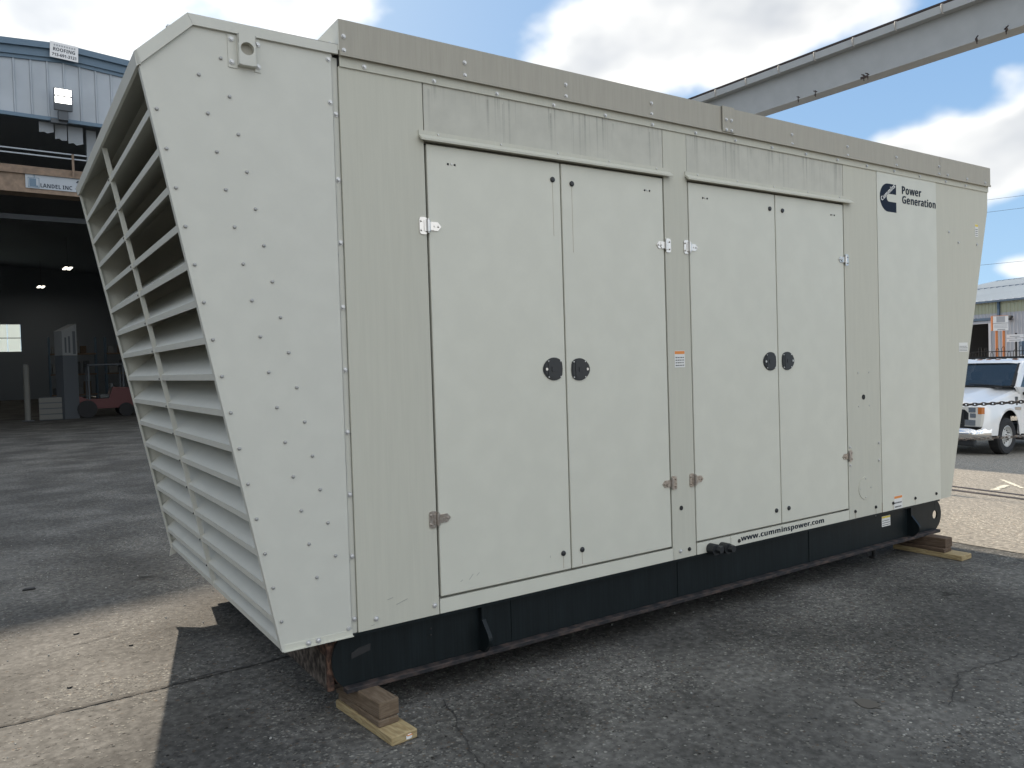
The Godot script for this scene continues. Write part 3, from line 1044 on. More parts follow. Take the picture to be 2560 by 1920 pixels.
func build_hood(g: Node3D):
	var side := V2([-0.030, 0.401, -0.346, 0.396, -0.814, 2.812, -0.828, 2.847, -0.630, 3.037, -0.030, 3.037])
	var b := mb()
	b.plate(side, -0.008, 0.0)
	# folded lips along the leading edge and the foot
	b.prism(V2([-0.350, 0.396, -0.818, 2.812, -0.806, 2.814, -0.338, 0.398]), Vector3(0, 0, -0.03), Vector3.RIGHT, Vector3.UP, Vector3(0, 0, 0.034))
	var sp := obj("hood_side_panel", b, M.paint_hood, g)
	b = mb()
	b.plate(side, -DEEP, -DEEP + 0.008)
	b.prism(V2([-0.350, 0.396, -0.818, 2.812, -0.806, 2.814, -0.338, 0.398]), Vector3(0, 0, -DEEP), Vector3.RIGHT, Vector3.UP, Vector3(0, 0, 0.03))
	b.plate(V2([-0.36, 0.33, -0.346, 0.40, -0.20, 0.40]), -DEEP, -DEEP + 0.006)
	obj("hood_side_panel", b, M.paint_hood, g)
	b = mb()
	b.bx(-0.345, -0.028, 0.396, 0.399, -0.02, 0.013)
	b.bx(-0.345, -0.03, 0.397, 0.425, 0.0, 0.0035)
	var ff := obj("foot_flange", b, M.paint_clean, g)
	for q in [[-0.235, 0.412], [-0.19, 0.413]]: bolt(ff, q[0], q[1], 0.0035, M.zinc, dark_bolt_mesh)
	# recessed joint between hood and body
	b = mb()
	b.bx(-0.030, -0.001, 0.40, 3.0, -0.022, -0.014)
	b.bx(-0.0325, -0.0285, 0.40, 3.0, -0.02, 0.0)
	var jc := obj("joint_channel", b, M.paint_hood, g)
	b = mb()
	b.bx(-0.031, 0.001, 0.40, 3.0, -DEEP + 0.014, -DEEP + 0.02)
	obj("joint_channel", b, M.paint_hood, g)
	for y in [2.748, 2.456, 2.174, 1.884, 1.602, 1.320, 1.036, 0.755, 0.468]:
		bolt(jc, -0.014, y, -0.014, M.zinc, dark_bolt_mesh)
	# rim trim round the hood roof
	b = mb()
	b.plate(V2([-0.828, 2.806, -0.615, 3.008, -0.635, 3.052, -0.836, 2.861]), 0.001, 0.014)
	obj("roof_trim", b, M.paint_hood, g)
	b = mb()
	b.plate(V2([-0.6145, 3.009, -0.004, 3.009, -0.004, 3.050, -0.634, 3.0525]), 0.001, 0.014)
	obj("roof_trim", b, M.paint_hood, g)
	b = mb()
	b.quad(Vector3(-0.836, 2.861, 0.014), Vector3(-0.635, 3.052, 0.014), Vector3(-0.635, 3.052, -DEEP), Vector3(-0.836, 2.861, -DEEP))
	b.quad(Vector3(-0.635, 3.052, 0.014), Vector3(0.0, 3.052, 0.014), Vector3(0.0, 3.052, -DEEP), Vector3(-0.635, 3.052, -DEEP))
	b.quad(Vector3(-0.828, 2.845, 0.0), Vector3(-0.828, 2.845, -DEEP), Vector3(-0.63, 3.034, -DEEP), Vector3(-0.63, 3.034, 0.0))
	b.quad(Vector3(-0.63, 3.034, 0.0), Vector3(-0.63, 3.034, -DEEP), Vector3(0.0, 3.034, -DEEP), Vector3(0.0, 3.034, 0.0))
	var hr := obj("hood_roof", b, M.paint_hood, g)
	for q in [[-0.77, 2.925, -0.1], [-0.70, 2.992, -0.02], [-0.52, 3.054, -0.03], [-0.27, 3.054, -0.03], [-0.03, 3.056, -0.012]]:
		put("bolt", bolt_mesh, M.zinc, hr, Transform3D(Basis(Vector3.RIGHT, -PI / 2), Vector3(q[0], q[1], q[2])))
	b = mb()
	b.prism(V2([-0.836, 2.861, -0.826, 2.868, -0.812, 2.816, -0.826, 2.812]), Vector3(0, 0, -DEEP - 0.012), Vector3.RIGHT, Vector3.UP, Vector3(0, 0, DEEP + 0.026))
	obj("front_header", b, M.paint_hood, g)
	# louvre blades: an upright lip and a sheet that climbs inwards
	b = mb()
	b.prism(V2([0.0, -0.016, -0.0032, 0.012, 0.0, 0.013, 0.258, 0.2330, 0.260, 0.2305, 0.003, 0.010, 0.003, -0.016]), Vector3(0, 0, -DEEP + 0.008), Vector3.RIGHT, Vector3.UP, Vector3(0, 0, DEEP - 0.016))
	var blade := b.mesh()
	for k in 16:
		var y := 2.654 - 0.1518 * k
		if k == 15: y = 0.412
		var x := -0.346 - (y - 0.396) * 0.1937 + 0.003
		put("louvre_blade", blade, M.paint_hood, g, Transform3D(Basis.IDENTITY, Vector3(x, y, 0)))
		if k < 15:
			bolt(sp, x + 0.020, y, 0.0, M.zinc_dull, dome_mesh)
			bolt(sp, x + 0.183, y + 0.163, 0.0, M.zinc_dull, dome_mesh)
			if y + 0.25 < 2.98: bolt(sp, x + 0.272, y + 0.245, 0.0, M.zinc_dull, dome_mesh)
			else: bolt(sp, x + 0.262, y + 0.242, 0.0, M.zinc_dull, dome_mesh)
	bolt(sp, -0.046, 2.981, 0.0); bolt(sp, -0.044, 2.793, 0.0); bolt(sp, -0.048, 0.434, 0.0)
	b = mb()
	b.prism(V2([-0.350, 0.398, -0.817, 2.812, -0.792, 2.812, -0.325, 0.398]), Vector3(0, 0, -1.2825), Vector3.RIGHT, Vector3.UP, Vector3(0, 0, 0.005))
	var dv := obj("louvre_divider", b, M.paint_hood, g)
	for k in 15:
		var y := 2.646 - 0.1518 * k
		var x := -0.346 - (y - 0.396) * 0.1937 - 0.006
		put("clip_screw", screw_mesh, M.black_rubber, dv, Transform3D(Basis(Vector3.UP, -PI / 2), Vector3(x, y, -1.29)))
	b = mb()
	b.bx(0.004, 0.010, 0.41, 3.03, -DEEP + 0.01, -0.024)
	obj("radiator_core", b, M.core_metal, g)
	# lamp bracket box under the eave
	b = mb()
	b.plate(rect(-0.479, -0.442, 2.869, 3.004), 0.0005, 0.004)
	b.plate(rect(-0.371, -0.347, 2.867, 3.004), 0.0005, 0.004)
	var cx := -0.406
	var cy := 2.948
	var ring := PackedVector2Array()
	for i in 21:
		var a := TAU * i / 20.0
		ring.append(Vector2(cx + 0.0275 * cos(a), cy + 0.0265 * sin(a)))
	var out := PackedVector2Array()
	for i in 21:
		var a := TAU * i / 20.0
		var dx := cos(a); var dy := sin(a)
		var k := minf(0.036 / maxf(absf(dx), 1e-4), (0.058 if dy > 0 else 0.069) / maxf(absf(dy), 1e-4))
		out.append(Vector2(cx + dx * k, cy + dy * k))
	for cnr in [[18, -1], [2, 1], [7, 1], [12, 1]]: pass
	var z := 0.030
	for i in 20:
		var p0 := Vector3(ring[i].x, ring[i].y, z); var p1 := Vector3(ring[i + 1].x, ring[i + 1].y, z)
		var q0 := Vector3(out[i].x, out[i].y, z); var q1 := Vector3(out[i + 1].x, out[i + 1].y, z)
		b.quad(p0, q0, q1, p1)
		b.quad(p1, p1 - Vector3(0, 0, 0.025), p0 - Vector3(0, 0, 0.025), p0)
		# close the square corners
		if (q1 - q0).length() > 0.001 and absf(q1.x - q0.x) > 1e-4 and absf(q1.y - q0.y) > 1e-4:
			var cn := Vector3(cx + signf(out[i].x - cx + out[i + 1].x - cx) * 0.036, 0, z)
			cn.y = cy + (0.058 if out[i].y + out[i + 1].y > 2.0 * cy else -0.069)
			b.tri(q0, cn, q1)
	b.bx(cx - 0.0365, cx - 0.034, cy - 0.069, cy + 0.058, 0.001, z)
	b.bx(cx + 0.034, cx + 0.0365, cy - 0.069, cy + 0.058, 0.001, z)
	b.bx(cx - 0.036, cx + 0.036, cy - 0.0695, cy - 0.067, 0.001, z)
	var bb := obj("bracket_box", b, M.paint_hood, g)
	for q in [[-0.465, 2.985], [-0.466, 2.891], [-0.357, 2.983], [-0.357, 2.890]]: bolt(bb, q[0], q[1], 0.004)
	b = mb()
	b.bx(cx - 0.034, cx + 0.034, cy - 0.067, cy + 0.056, 0.001, 0.006)
	obj("bracket_back", b, M.paint_fascia, g)


func arc(cx: float, cy: float, rx: float, ry: float, a0: float, a1: float, m: int) -> PackedVector2Array:
	var p := PackedVector2Array()
	for i in m + 1:
		var a := deg_to_rad(lerpf(a0, a1, float(i) / m))
		p.append(Vector2(cx + rx * cos(a), cy + ry * sin(a)))
	return p


func build_skid(g: Node3D):
	# two channel beams with round lifting ends, cross members between
	for s in 2:
		var zf := -0.045 if s == 0 else -DEEP + 0.045
		var dir := -1.0 if s == 0 else 1.0
		var b := mb()
		# web with an open eye at the far end (outline bridged to the hole)
		var pl := PackedVector2Array([Vector2(-0.06, 0.150), Vector2(4.95, 0.150), Vector2(5.02, 0.160)])
		pl.append_array(arc(4.985, 0.278, 0.108, 0.118, -62, 60, 10))
		pl.append(Vector2(5.02, 0.402))
		pl.append(Vector2(5.0015, 0.402))
		var hole := arc(5.0, 0.275, 0.036, 0.036, 88, -268, 18)
		pl.append_array(hole)
		pl.append(Vector2(4.9985, 0.402))
		pl.append(Vector2(-0.06, 0.402))
		pl.append_array(arc(-0.045, 0.275, 0.072, 0.118, 120, 240, 8))
		b.plate(pl, zf - 0.006, zf + 0.006)
		var beam := obj("skid_beam", b, M.skid_paint, g)
		b = mb()
		var z0 := zf - dir * 0.007
		var z1 := zf - dir * 0.052
		b.bx(-0.06, 5.0, 0.392, 0.4035, z0, z1 + dir * 0.006)
		obj("top_flange", b, M.skid_paint, beam)
		b = mb()
		b.bx(-0.07, 4.99, 0.141, 0.163, z0, z1 - dir * 0.003, 0.003)
		obj("bottom_flange", b, M.flange_rust, beam)
		if s == 0:
			for lx in [0.668, 4.60]:
				b = mb()
				var lug := V2([0.006, 0.391, 0.040, 0.391, 0.040, 0.325, 0.070, 0.290])
				lug.append_array(arc(0.045, 0.235, 0.058, 0.052, 40, -55, 7))
				lug.append_array(V2([0.050, 0.164, 0.006, 0.164]))
				b.prism(lug, Vector3(lx - 0.011, 0, zf), Vector3.BACK, Vector3.UP, Vector3(0.022, 0, 0))
				obj("lifting_lug", b, M.skid_paint, beam)
			for x in [0.86, 2.07, 3.35]:
				b = mb()
				b.bx(x - 0.006, x + 0.006, 0.164, 0.391, zf + 0.0065, zf + 0.010)
				obj("web_stiffener", b, M.skid_paint, beam)
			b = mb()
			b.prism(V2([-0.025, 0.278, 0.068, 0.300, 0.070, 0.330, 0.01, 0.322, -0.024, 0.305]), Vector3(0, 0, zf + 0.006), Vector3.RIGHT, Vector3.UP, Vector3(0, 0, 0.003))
			obj("dark_slot_patch", b, M.black_rubber, beam)  # black patch drawn for the shaded slot in the web
			for q in [[0.76, 0.384], [1.13, 0.384], [0.385, 0.33], [0.385, 0.30], [2.68, 0.385], [4.16, 0.38]]:
				bolt(beam, q[0], q[1], zf + 0.0065, M.zinc if q[1] > 0.37 else M.black_rubber, screw_mesh)
			# corroded lobe at the front end
			b = mb()
			var lobe := arc(-0.045, 0.275, 0.074, 0.122, 95, 265, 12)
			b.plate(lobe, zf - 0.03, zf - 0.0065)
			obj("end_lobe", b, M.rust, beam)
	var b := mb()
	b.bx(-0.125, -0.105, 0.140, 0.392, -DEEP + 0.05, -0.085)
	b.bx(-0.105, -0.05, 0.140, 0.160, -DEEP + 0.05, -0.085)
	b.bx(-0.105, -0.05, 0.372, 0.392, -DEEP + 0.05, -0.085)
	obj("end_channel", b, M.dirty_board, g)
	b = mb()
	b.bx(-0.132, -0.10, 0.142, 0.385, -0.083, -0.060, 0.004)
	b.bx(-0.128, -0.112, 0.30, 0.40, -0.40, -0.084)
	obj("corner_plate", b, M.rust, g)
	b = mb()
	for x in [1.3, 2.6, 3.9]: b.bx(x - 0.05, x + 0.05, 0.2, 0.39, -DEEP + 0.06, -0.06)
	obj("cross_member", b, M.skid_paint, g)
	b = mb()
	b.bx(0.0, 4.9, 0.394, 0.40, -DEEP + 0.06, -0.06)
	obj("floor_pan", b, M.skid_paint, g)
	sticker(g, 4.238, 4.352, 0.281, 0.360, M.label_yellow, -0.0375, 3)
	# drain fittings at the sill
	b = mb()
	for q in [[2.312, 0.428], [2.420, 0.418]]:
		b.cyl(Vector3(q[0], q[1], -0.03), Vector3(q[0], q[1], 0.055), 0.034, 0.034, 16)
		b.cyl(Vector3(q[0] + 0.012, q[1] + 0.002, 0.055), Vector3(q[0] + 0.012, q[1] + 0.002, 0.085), 0.026, 0.022, 6, 1, false)
	b.cyl(Vector3(2.33, 0.425, 0.03), Vector3(2.42, 0.42, 0.03), 0.017, 0.017, 10)
	obj("drain_cap", b, M.black_plastic, g)
	b = mb()
	b.tube(PackedVector3Array([Vector3(4.18, 0.17, -0.10), Vector3(4.18, 0.12, -0.08), Vector3(4.20, 0.085, -0.08), Vector3(4.20, 0.045, -0.085)]), 0.016, 8, false, Vector3.BACK)
	b.bx(4.175, 4.225, 0.040, 0.058, -0.11, -0.06, 0.004)
	obj("drop_pipe", b, M.black_rubber, g)


func build_timber():
	# each stack: a long plank, a thin board, a square block
	var sets := [
		[Vector3(0.042, 0, 0.05), 0.10, [["pine", Vector3(0.52, 0.040, 0.128), Vector3(0, 0.0205, 0.0), "pale pine plank flat on the concrete under the hood end"],
			["old_wood", Vector3(0.40, 0.030, 0.100), Vector3(-0.008, 0.0560, -0.05), "thin brown board between pale plank and square block, hood end"],
			["old_wood", Vector3(0.40, 0.074, 0.100), Vector3(-0.006, 0.1085, -0.06), "weathered square timber block carrying the front corner of the skid"]]],
		[Vector3(4.79, 0, 0.02), 0.0, [["pine", Vector3(0.55, 0.040, 0.145), Vector3(0.02, 0.0205, 0.005), "pale pine plank flat on the concrete under the emblem end"],
			["dark_wood", Vector3(0.40, 0.030, 0.105), Vector3(0.0, 0.0560, -0.05), "thin dark board between pale plank and square block, emblem end"],
			["dark_wood", Vector3(0.40, 0.074, 0.105), Vector3(0.02, 0.1085, -0.055), "dark square timber block carrying the rear of the skid"]]]]
	for s in sets:
		var bs := Basis(Vector3.UP, s[1])
		var i := 0
		for t in s[2]:
			var b := mb()
			b.box(Vector3.ZERO, t[1], Basis.IDENTITY, 0.004)
			var o := obj(["timber_plank", "timber_board", "timber_block"][i], b, M[t[0]])
			var turn := Basis(Vector3.UP, PI / 2 + [0.0, -0.02, 0.02][i])
			o.transform = Transform3D(bs * turn, s[0] + bs * t[2])
			tag(o, t[3], "timber", "timber packing under the skid")
			i += 1
	# paper end tag stapled to the front plank
	var b := mb()
	for i in 4:
		var x0 := -0.018 + i * 0.009
		b.quad(Vector3(x0, -0.011, 0.002 + 0.003 * sin(i * 1.1)), Vector3(x0 + 0.009, -0.011, 0.002 + 0.003 * sin((i + 1) * 1.1)), Vector3(x0 + 0.009, 0.011, 0.001), Vector3(x0, 0.011, 0.001))
	var tg := obj("lumber_tag", b, M.label_white)
	tg.transform = Transform3D(Basis(Vector3.UP, 0.10), Vector3(0.092, 0.021, 0.305))
	tag(tg, "small curled white paper tag stapled to the plank's end", "tag")
	b = mb()
	b.bx(-0.014, 0.012, 0.003, 0.006, 0.003, 0.0055)
	obj("tag_stripe", b, M.label_orange, tg)


# ------------------------------------------------------------------ warehouse
func build_warehouse():
	var bs := Basis(Vector3.UP, 0.045)
	var at := Vector3(0.6, 0, -22.3)
	var w := thing("warehouse", "tall grey sheet metal warehouse with a wide dark open front", "warehouse", at, "", bs)
	var xl := -17.0
	var xr := 13.0
	var roof_y := func(x: float) -> float: return 11.0 - (0.075 * -x if x < 0 else 0.068 * x)
	var depth := 48.0
	# gable sheets, each between two ribs, above the door head
	var pitch := 0.405
	var x := -9.7
	var i := 0
	while x < 12.9:
		var x1 := minf(x + pitch, 13.0)
		var y0 := 9.0
		if x > 5.9: y0 = 0.0
		var b := mb()
		b.plate(V2([x + 0.002, y0, x1 - 0.002, y0, x1 - 0.002, roof_y.call(x1) - 0.40, x + 0.002, roof_y.call(x) - 0.40]), -0.03, 0.0)
		b.prism(V2([-0.028, 0.0, -0.014, 0.034, 0.014, 0.034, 0.028, 0.0]), Vector3(x + 0.03, y0 + 0.01, 0), Vector3.RIGHT, Vector3.BACK, Vector3(0, roof_y.call(x) - 0.42 - y0, 0))
		obj("wall_sheet", b, M.wall_sheet, w)
		x += pitch
		i += 1
	var lb := mb()
	lb.plate(V2([xl, 0.0, -9.7, 0.0, -9.7, roof_y.call(-9.7) - 0.4, xl, roof_y.call(xl) - 0.4]), -0.03, 0.0)
	obj("wall_sheet", lb, M.wall_sheet, w)
	# stepped blue eave along both roof slopes
	for sgn in [-1, 1]:
		var xe := xl if sgn < 0 else xr
		var b := mb()
		var ye: float = roof_y.call(xe)
		b.plate(V2([0, 10.68, xe, ye - 0.32, xe, ye - 0.10, 0, 10.90]), 0.001, 0.10)
		obj("eave_trim", b, M.blue_trim, w)
		b = mb()
		b.plate(V2([0, 10.90, xe, ye - 0.10, xe, ye + 0.07, 0, 11.07]), 0.001, 0.19)
		obj("eave_trim", b, M.blue_trim, w)
		b = mb()
		b.plate(V2([0, 10.58, xe, ye - 0.42, xe, ye - 0.32, 0, 10.68]), 0.001, 0.05)
		obj("eave_trim", b, M.blue_trim, w)
	var b := mb()
	b.bx(-9.7, 5.9, 8.90, 9.0, -0.06, 0.05)
	obj("door_head", b, M.blue_trim, w)
	# shell: roof, side and back walls, all with thickness
	b = mb()
	b.prism(V2([xl, roof_y.call(xl) - 0.03, 0, 10.97, xr, roof_y.call(xr) - 0.03, xr, roof_y.call(xr) - 0.2, 0, 10.8, xl, roof_y.call(xl) - 0.2]), Vector3(0, 0, -0.03), Vector3.RIGHT, Vector3.UP, Vector3(0, 0, -depth))
	obj("roof", b, M.inner_sheet, w)
	b = mb()
	b.bx(xl, xl + 0.1, 0, roof_y.call(xl) - 0.2, -depth, -0.03)
	obj("side_wall", b, M.inner_sheet, w)
	b = mb()
	b.bx(xr - 0.1, xr, -0.5, roof_y.call(xr) - 0.2, -depth, -0.03)
	obj("side_wall", b, M.inner_sheet, w)
	b = mb()
	var wy0 := 3.85
	var wy1 := 6.02
	b.bx(xl, xr, 0, wy0, -depth, -depth + 0.1)
	b.bx(2.1, xr, wy0, wy1, -depth, -depth + 0.1)
	b.bx(xl, -6.0, wy0, wy1, -depth, -depth + 0.1)
	b.plate(V2([xl, wy1, xr, wy1, xr, roof_y.call(xr) - 0.2, 0, 10.8, xl, roof_y.call(xl) - 0.2]), -depth, -depth + 0.1)
	obj("back_wall", b, M.inner_sheet, w)
	for k in 9:
		var sx := -6.0 + k * 0.9
		b = mb()
		b.bx(sx + 0.02, sx + 0.88, wy0, wy1, -depth + 0.02, -depth + 0.03)
		obj("window", b, M.skylight_sheet, w)
	b = mb()
	b.bx(-6.0, 2.1, 4.9, 4.96, -depth + 0.05, -depth + 0.12)
	obj("window_bar", b, M.dark_sheet, w)
	# frames inside
	for k in 5:
		for cx in [xl + 0.5, xr - 0.6]:
			b = mb()
			b.bx(cx - 0.15, cx + 0.15, 0, 9.6, -4.0 - k * 9.0, -3.7 - k * 9.0)
			obj("column", b, M.dark_sheet, w)
	# side column in the opening and the torn sheets under the head
	b = mb()
	b.bx(0.62, 0.88, 7.2, 8.9, -0.65, -0.45)
	obj("hanging_post", b, M.torn_sheet, w)
	for q in [[-0.60, 0.36, 0.30], [-0.2, 0.30, 0.42], [0.13, 0.38, 0.5], [1.02, 0.16, 1.4], [1.2, 0.22, 0.6], [1.45, 0.18, 0.95], [1.64, 0.28, 1.9], [1.96, 0.3, 2.2], [2.3, 0.3, 1.8]]:
		b = mb()
		b.plate(V2([q[0], 8.9, q[0], 8.9 - q[2], q[0] + q[1] * 0.35, 8.9 - q[2] * 0.94, q[0] + q[1] * 0.55, 8.9 - q[2] * 1.06, q[0] + q[1], 8.9 - q[2] * (0.8 + 0.3 * fmod(absf(q[0]) * 3.7, 1.0)), q[0] + q[1], 8.9]), -0.3 - fmod(q[0] * 7.0, 0.1), -0.28 - fmod(q[0] * 7.0, 0.1))
		obj("torn_sheet", b, M.torn_sheet, w)

	# flood lamp on the wall
	var fl := thing("flood_lamp", "lit square flood lamp with two bright panes above the warehouse opening", "lamp", at + bs * Vector3(-0.03, 9.45, 0.30), "", bs)
	var tilt := Basis(Vector3.RIGHT, 0.12)
	b = mb()
	b.box(Vector3(0, 0, 0), Vector3(0.46, 0.60, 0.10), tilt, 0.012)
	obj("housing", b, M.dark_sheet, fl)
	for k in 2:
		b = mb()
		b.box(tilt * Vector3(0, 0.195 - k * 0.21, 0.054), Vector3(0.40, 0.165, 0.012), tilt)
		obj("lens", b, M.lamp_glow, fl)
	b = mb()
	b.bx(-0.12, 0.12, -0.55, -0.28, -0.28, -0.02)
	b.bx(-0.3, 0.1, -0.62, -0.5, -0.30, -0.16)
	obj("bracket", b, M.dark_sheet, fl)
	var sl := SpotLight3D.new()
	sl.name = "flood_light"
	sl.light_color = Color(1, 0.97, 0.92)
	sl.light_energy = 6.0
	sl.light_size = 0.2
	sl.spot_angle = 55.0
	sl.spot_range = 60.0
	sl.spot_attenuation = 2.0
	sl.shadow_enabled = true
	sl.transform = Transform3D(Basis.looking_at(Vector3(0, -0.4, 1)), Vector3(0, 0.1, 0.12))
	fl.add_child(sl)

	# roofer's sign on the eave
	var rs := thing("roofing_sign", "small white roofing sign with a phone number on the blue eave", "sign", at + bs * Vector3(-0.30, 10.62, 0.215), "", bs * Basis(Vector3.BACK, -0.05))
	b = mb()
	b.bx(0, 0.70, 0.02, 0.46, 0.0, 0.012)
	obj("board", b, M.sign_white, rs)
	b = mb()
	for k in 9: b.bx(0.09 + k * 0.062, 0.09 + k * 0.062 + 0.04, 0.35, 0.40, 0.0125, 0.0135)
	obj("faded_line", b, M.sign_grey, rs)
	text("lettering", "ROOFING", Vector3(0.08, 0.215, 0.0135), Vector2(0.54, 0.095), M.ink_blue, rs)
	text("lettering", "713-691-3121", Vector3(0.05, 0.07, 0.0135), Vector2(0.60, 0.085), M.ink_blue, rs)

	# travelling crane just inside the opening
	var cr := thing("overhead_crane", "orange travelling crane girder spanning inside the warehouse opening", "crane", at + bs * Vector3(0, 0, -0.8), "", bs)
	b = mb()
	b.bx(-16.5, 11.2, 6.98, 7.45, -0.25, 0.25)
	b.bx(-16.5, 11.2, 7.45, 7.49, -0.32, 0.32)
	b.bx(-16.5, 11.2, 6.92, 6.98, -0.32, 0.32)
	obj("girder", b, M.orange_paint, cr)
	b = mb()
	b.bx(-16.5, 11.2, 7.49, 7.70, -0.2, 0.2)
	obj("trolley_rail", b, M.orange_paint, cr)
	b = mb()
	b.bx(-16.5, 11.2, 6.45, 6.60, -1.6, -1.45)
	obj("rear_girder", b, M.dark_sheet, cr)
	for k in 14:
		b = mb()
		b.bx(-16.0 + k * 2.0 + 0.22, -16.0 + k * 2.0 + 0.28, 7.45, 8.15, 0.27, 0.33)
		obj("rail_post", b, M.orange_paint, cr)
	b = mb()
	for yy in [8.12, 7.99]: b.bx(-16.2, 11.0, yy, yy + 0.035, 0.28, 0.315)
	obj("hand_rail", b, M.wall_sheet, cr)
	b = mb()
	b.bx(-0.96, 0.70, 7.06, 7.46, 0.26, 0.275)
	var sb := obj("name_board", b, M.wall_sheet, cr)
	b = mb()
	for k in 4:
		var q: Array = [[-0.90, -0.62, 7.08, 7.095], [-0.90, -0.62, 7.355, 7.37], [-0.90, -0.886, 7.08, 7.37], [-0.634, -0.62, 7.08, 7.37]][k]
		b.bx(q[0], q[1], q[2], q[3], 0.2755, 0.2775)
	b.bx(-0.868, -0.70, 7.105, 7.34, 0.2755, 0.278)
	b.bx(-0.868, -0.652, 7.105, 7.145, 0.2755, 0.2785)
	b.plate(V2([-0.80, 7.40, -0.74, 7.44, -0.68, 7.40, -0.73, 7.412, -0.73, 7.37, -0.75, 7.37, -0.75, 7.412]), 0.2755, 0.2775)
	obj("crest", b, M.blue_trim, sb)
	text("lettering", "LANDEL INC", Vector3(-0.595, 7.105, 0.277), Vector2(0.80, 0.115), M.ink_blue, sb)
	text("lettering", "15", Vector3(0.31, 7.21, 0.277), Vector2(0.2, 0.18), M.ink_blue, sb)
	text("lettering", "TON", Vector3(0.28, 7.07, 0.277), Vector2(0.33, 0.09), M.ink_blue, sb)

	# lit strip lamps under the roof
	var n := 0
	for q in [[-0.62, -16.0, "paired strip lamp nearest the warehouse opening"], [-0.68, -22.0, "paired strip lamp, second into the warehouse from the opening"], [4.3, -31.0, "lit strip lamp seen just past the louvres' far edge"], [3.9, -43.0, "lit strip lamp deepest inside the warehouse"]]:
		var lf := thing("strip_lamp", q[2], "lamp", at + bs * Vector3(q[0] - 0.6 if n < 2 else q[0] - 0.7, 8.55, q[1]), "strip lamps in the warehouse", bs)
		b = mb()
		b.bx(-0.3, 0.3, 0.03, 0.09, -0.65, 0.65)
		obj("reflector", b, M.dark_sheet, lf)
		for k in 2:
			b = mb()
			b.bx(-0.22 + k * 0.26, -0.06 + k * 0.26, -0.01, 0.03, -0.6, 0.6)
			obj("tube_lamp", b, M.bay_glow, lf)
		b = mb()
		b.bx(-0.01, 0.01, 0.09, 2.0, -0.01, 0.01)
		obj("stem", b, M.dark_sheet, lf)
		var ol := AreaLight3D.new()
		ol.name = "strip_light"
		ol.area_size = Vector2(0.5, 1.2)
		ol.light_energy = 0.6
		ol.light_color = Color(1, 0.97, 0.93)
		ol.shadow_enabled = true
		ol.transform = Transform3D(Basis(Vector3.RIGHT, -PI / 2), Vector3(0, -0.03, 0))
		lf.add_child(ol)
		n += 1

	# things standing on the floor inside
	var fk := thing("forklift", "dark red forklift parked deep inside the warehouse", "forklift", Vector3(2.3, 0, -32.5))
	b = mb()
	b.prism(V2([-0.9, 0.35, 1.05, 0.35, 1.15, 0.6, 1.1, 1.15, 0.35, 1.2, 0.2, 0.75, -0.55, 0.72, -0.9, 0.9]), Vector3(0, 0, -0.55), Vector3.RIGHT, Vector3.UP, Vector3(0, 0, 1.1))
	obj("chassis", b, M.red_paint, fk)
	b = mb()
	for q in [[-0.5, -0.5], [-0.5, 0.5], [0.75, -0.5], [0.75, 0.5]]:
		b.bx(q[0] - 0.03, q[0] + 0.03, 0.7, 2.1, q[1] - 0.03, q[1] + 0.03)
	b.bx(-0.55, 0.8, 2.08, 2.14, -0.53, 0.53)
	obj("guard", b, M.dark_sheet, fk)
	b = mb()
	for zz in [-0.3, 0.3]: b.bx(-1.12, -1.0, 0.1, 2.3, zz - 0.06, zz + 0.06)
	b.bx(-1.15, -1.1, 0.25, 0.6, -0.5, 0.5)
	for zz in [-0.3, 0.3]: b.bx(-2.1, -1.1, 0.08, 0.13, zz - 0.06, zz + 0.06)
	obj("mast", b, M.dark_sheet, fk)
	b = mb()
	b.bx(-0.1, 0.35, 0.75, 0.9, -0.25, 0.25, 0.03)
	b.bx(0.3, 0.4, 0.85, 1.35, -0.25, 0.25, 0.03)
	obj("seat", b, M.seat_cloth, fk)
	for q in [[-0.6, -0.58, 0.35], [-0.6, 0.58, 0.35], [0.8, -0.56, 0.27], [0.8, 0.56, 0.27]]:
		b = mb()
		b.cyl(Vector3(q[0], q[2], q[1] - 0.1), Vector3(q[0], q[2], q[1] + 0.1), q[2], q[2], 20)
		obj("wheel", b, M.tyre, fk)
	var rk: Node3D = null
	for k in 3:
		var lb2: String = ["storage rack with boxes standing against the warehouse's back wall, first from the bright window", "storage rack with boxes against the warehouse's back wall, middle of three", "storage rack with boxes at the back wall behind the forklift"][k]
		var at2 := Vector3(3.2 + k * 3.4, 0, -58.0)
		if rk == null:
			rk = thing("storage_rack", lb2, "rack", at2, "racks at the back of the warehouse")
			for q in [[-1.4, -0.4], [1.4, -0.4], [-1.4, 0.4], [1.4, 0.4]]:
				b = mb()
				b.bx(q[0] - 0.05, q[0] + 0.05, 0, 4.4, q[1] - 0.05, q[1] + 0.05)
				obj("upright", b, M.blue_trim, rk)
			for yy in [0.4, 1.8, 3.2]:
				b = mb()
				b.bx(-1.4, 1.4, yy, yy + 0.1, -0.45, 0.45)
				obj("shelf", b, M.orange_paint, rk)
				var xx := -1.25
				while xx < 0.9:
					var bw := rng.randf_range(0.35, 0.6)
					b = mb()
					b.bx(xx, xx + bw, yy + 0.1, yy + rng.randf_range(0.4, 1.0), -0.3, 0.35, 0.02)
					obj("stock_box", b, [M.old_wood, M.machine_white, M.dark_sheet][rng.randi() % 3], rk)
					xx += bw + rng.randf_range(0.05, 0.3)
		else:
			var c2: Node3D = rk.duplicate()
			c2.name = "storage_rack"
			add_child(c2, true)
			c2.position = at2
			tag(c2, lb2, "rack", "racks at the back of the warehouse")
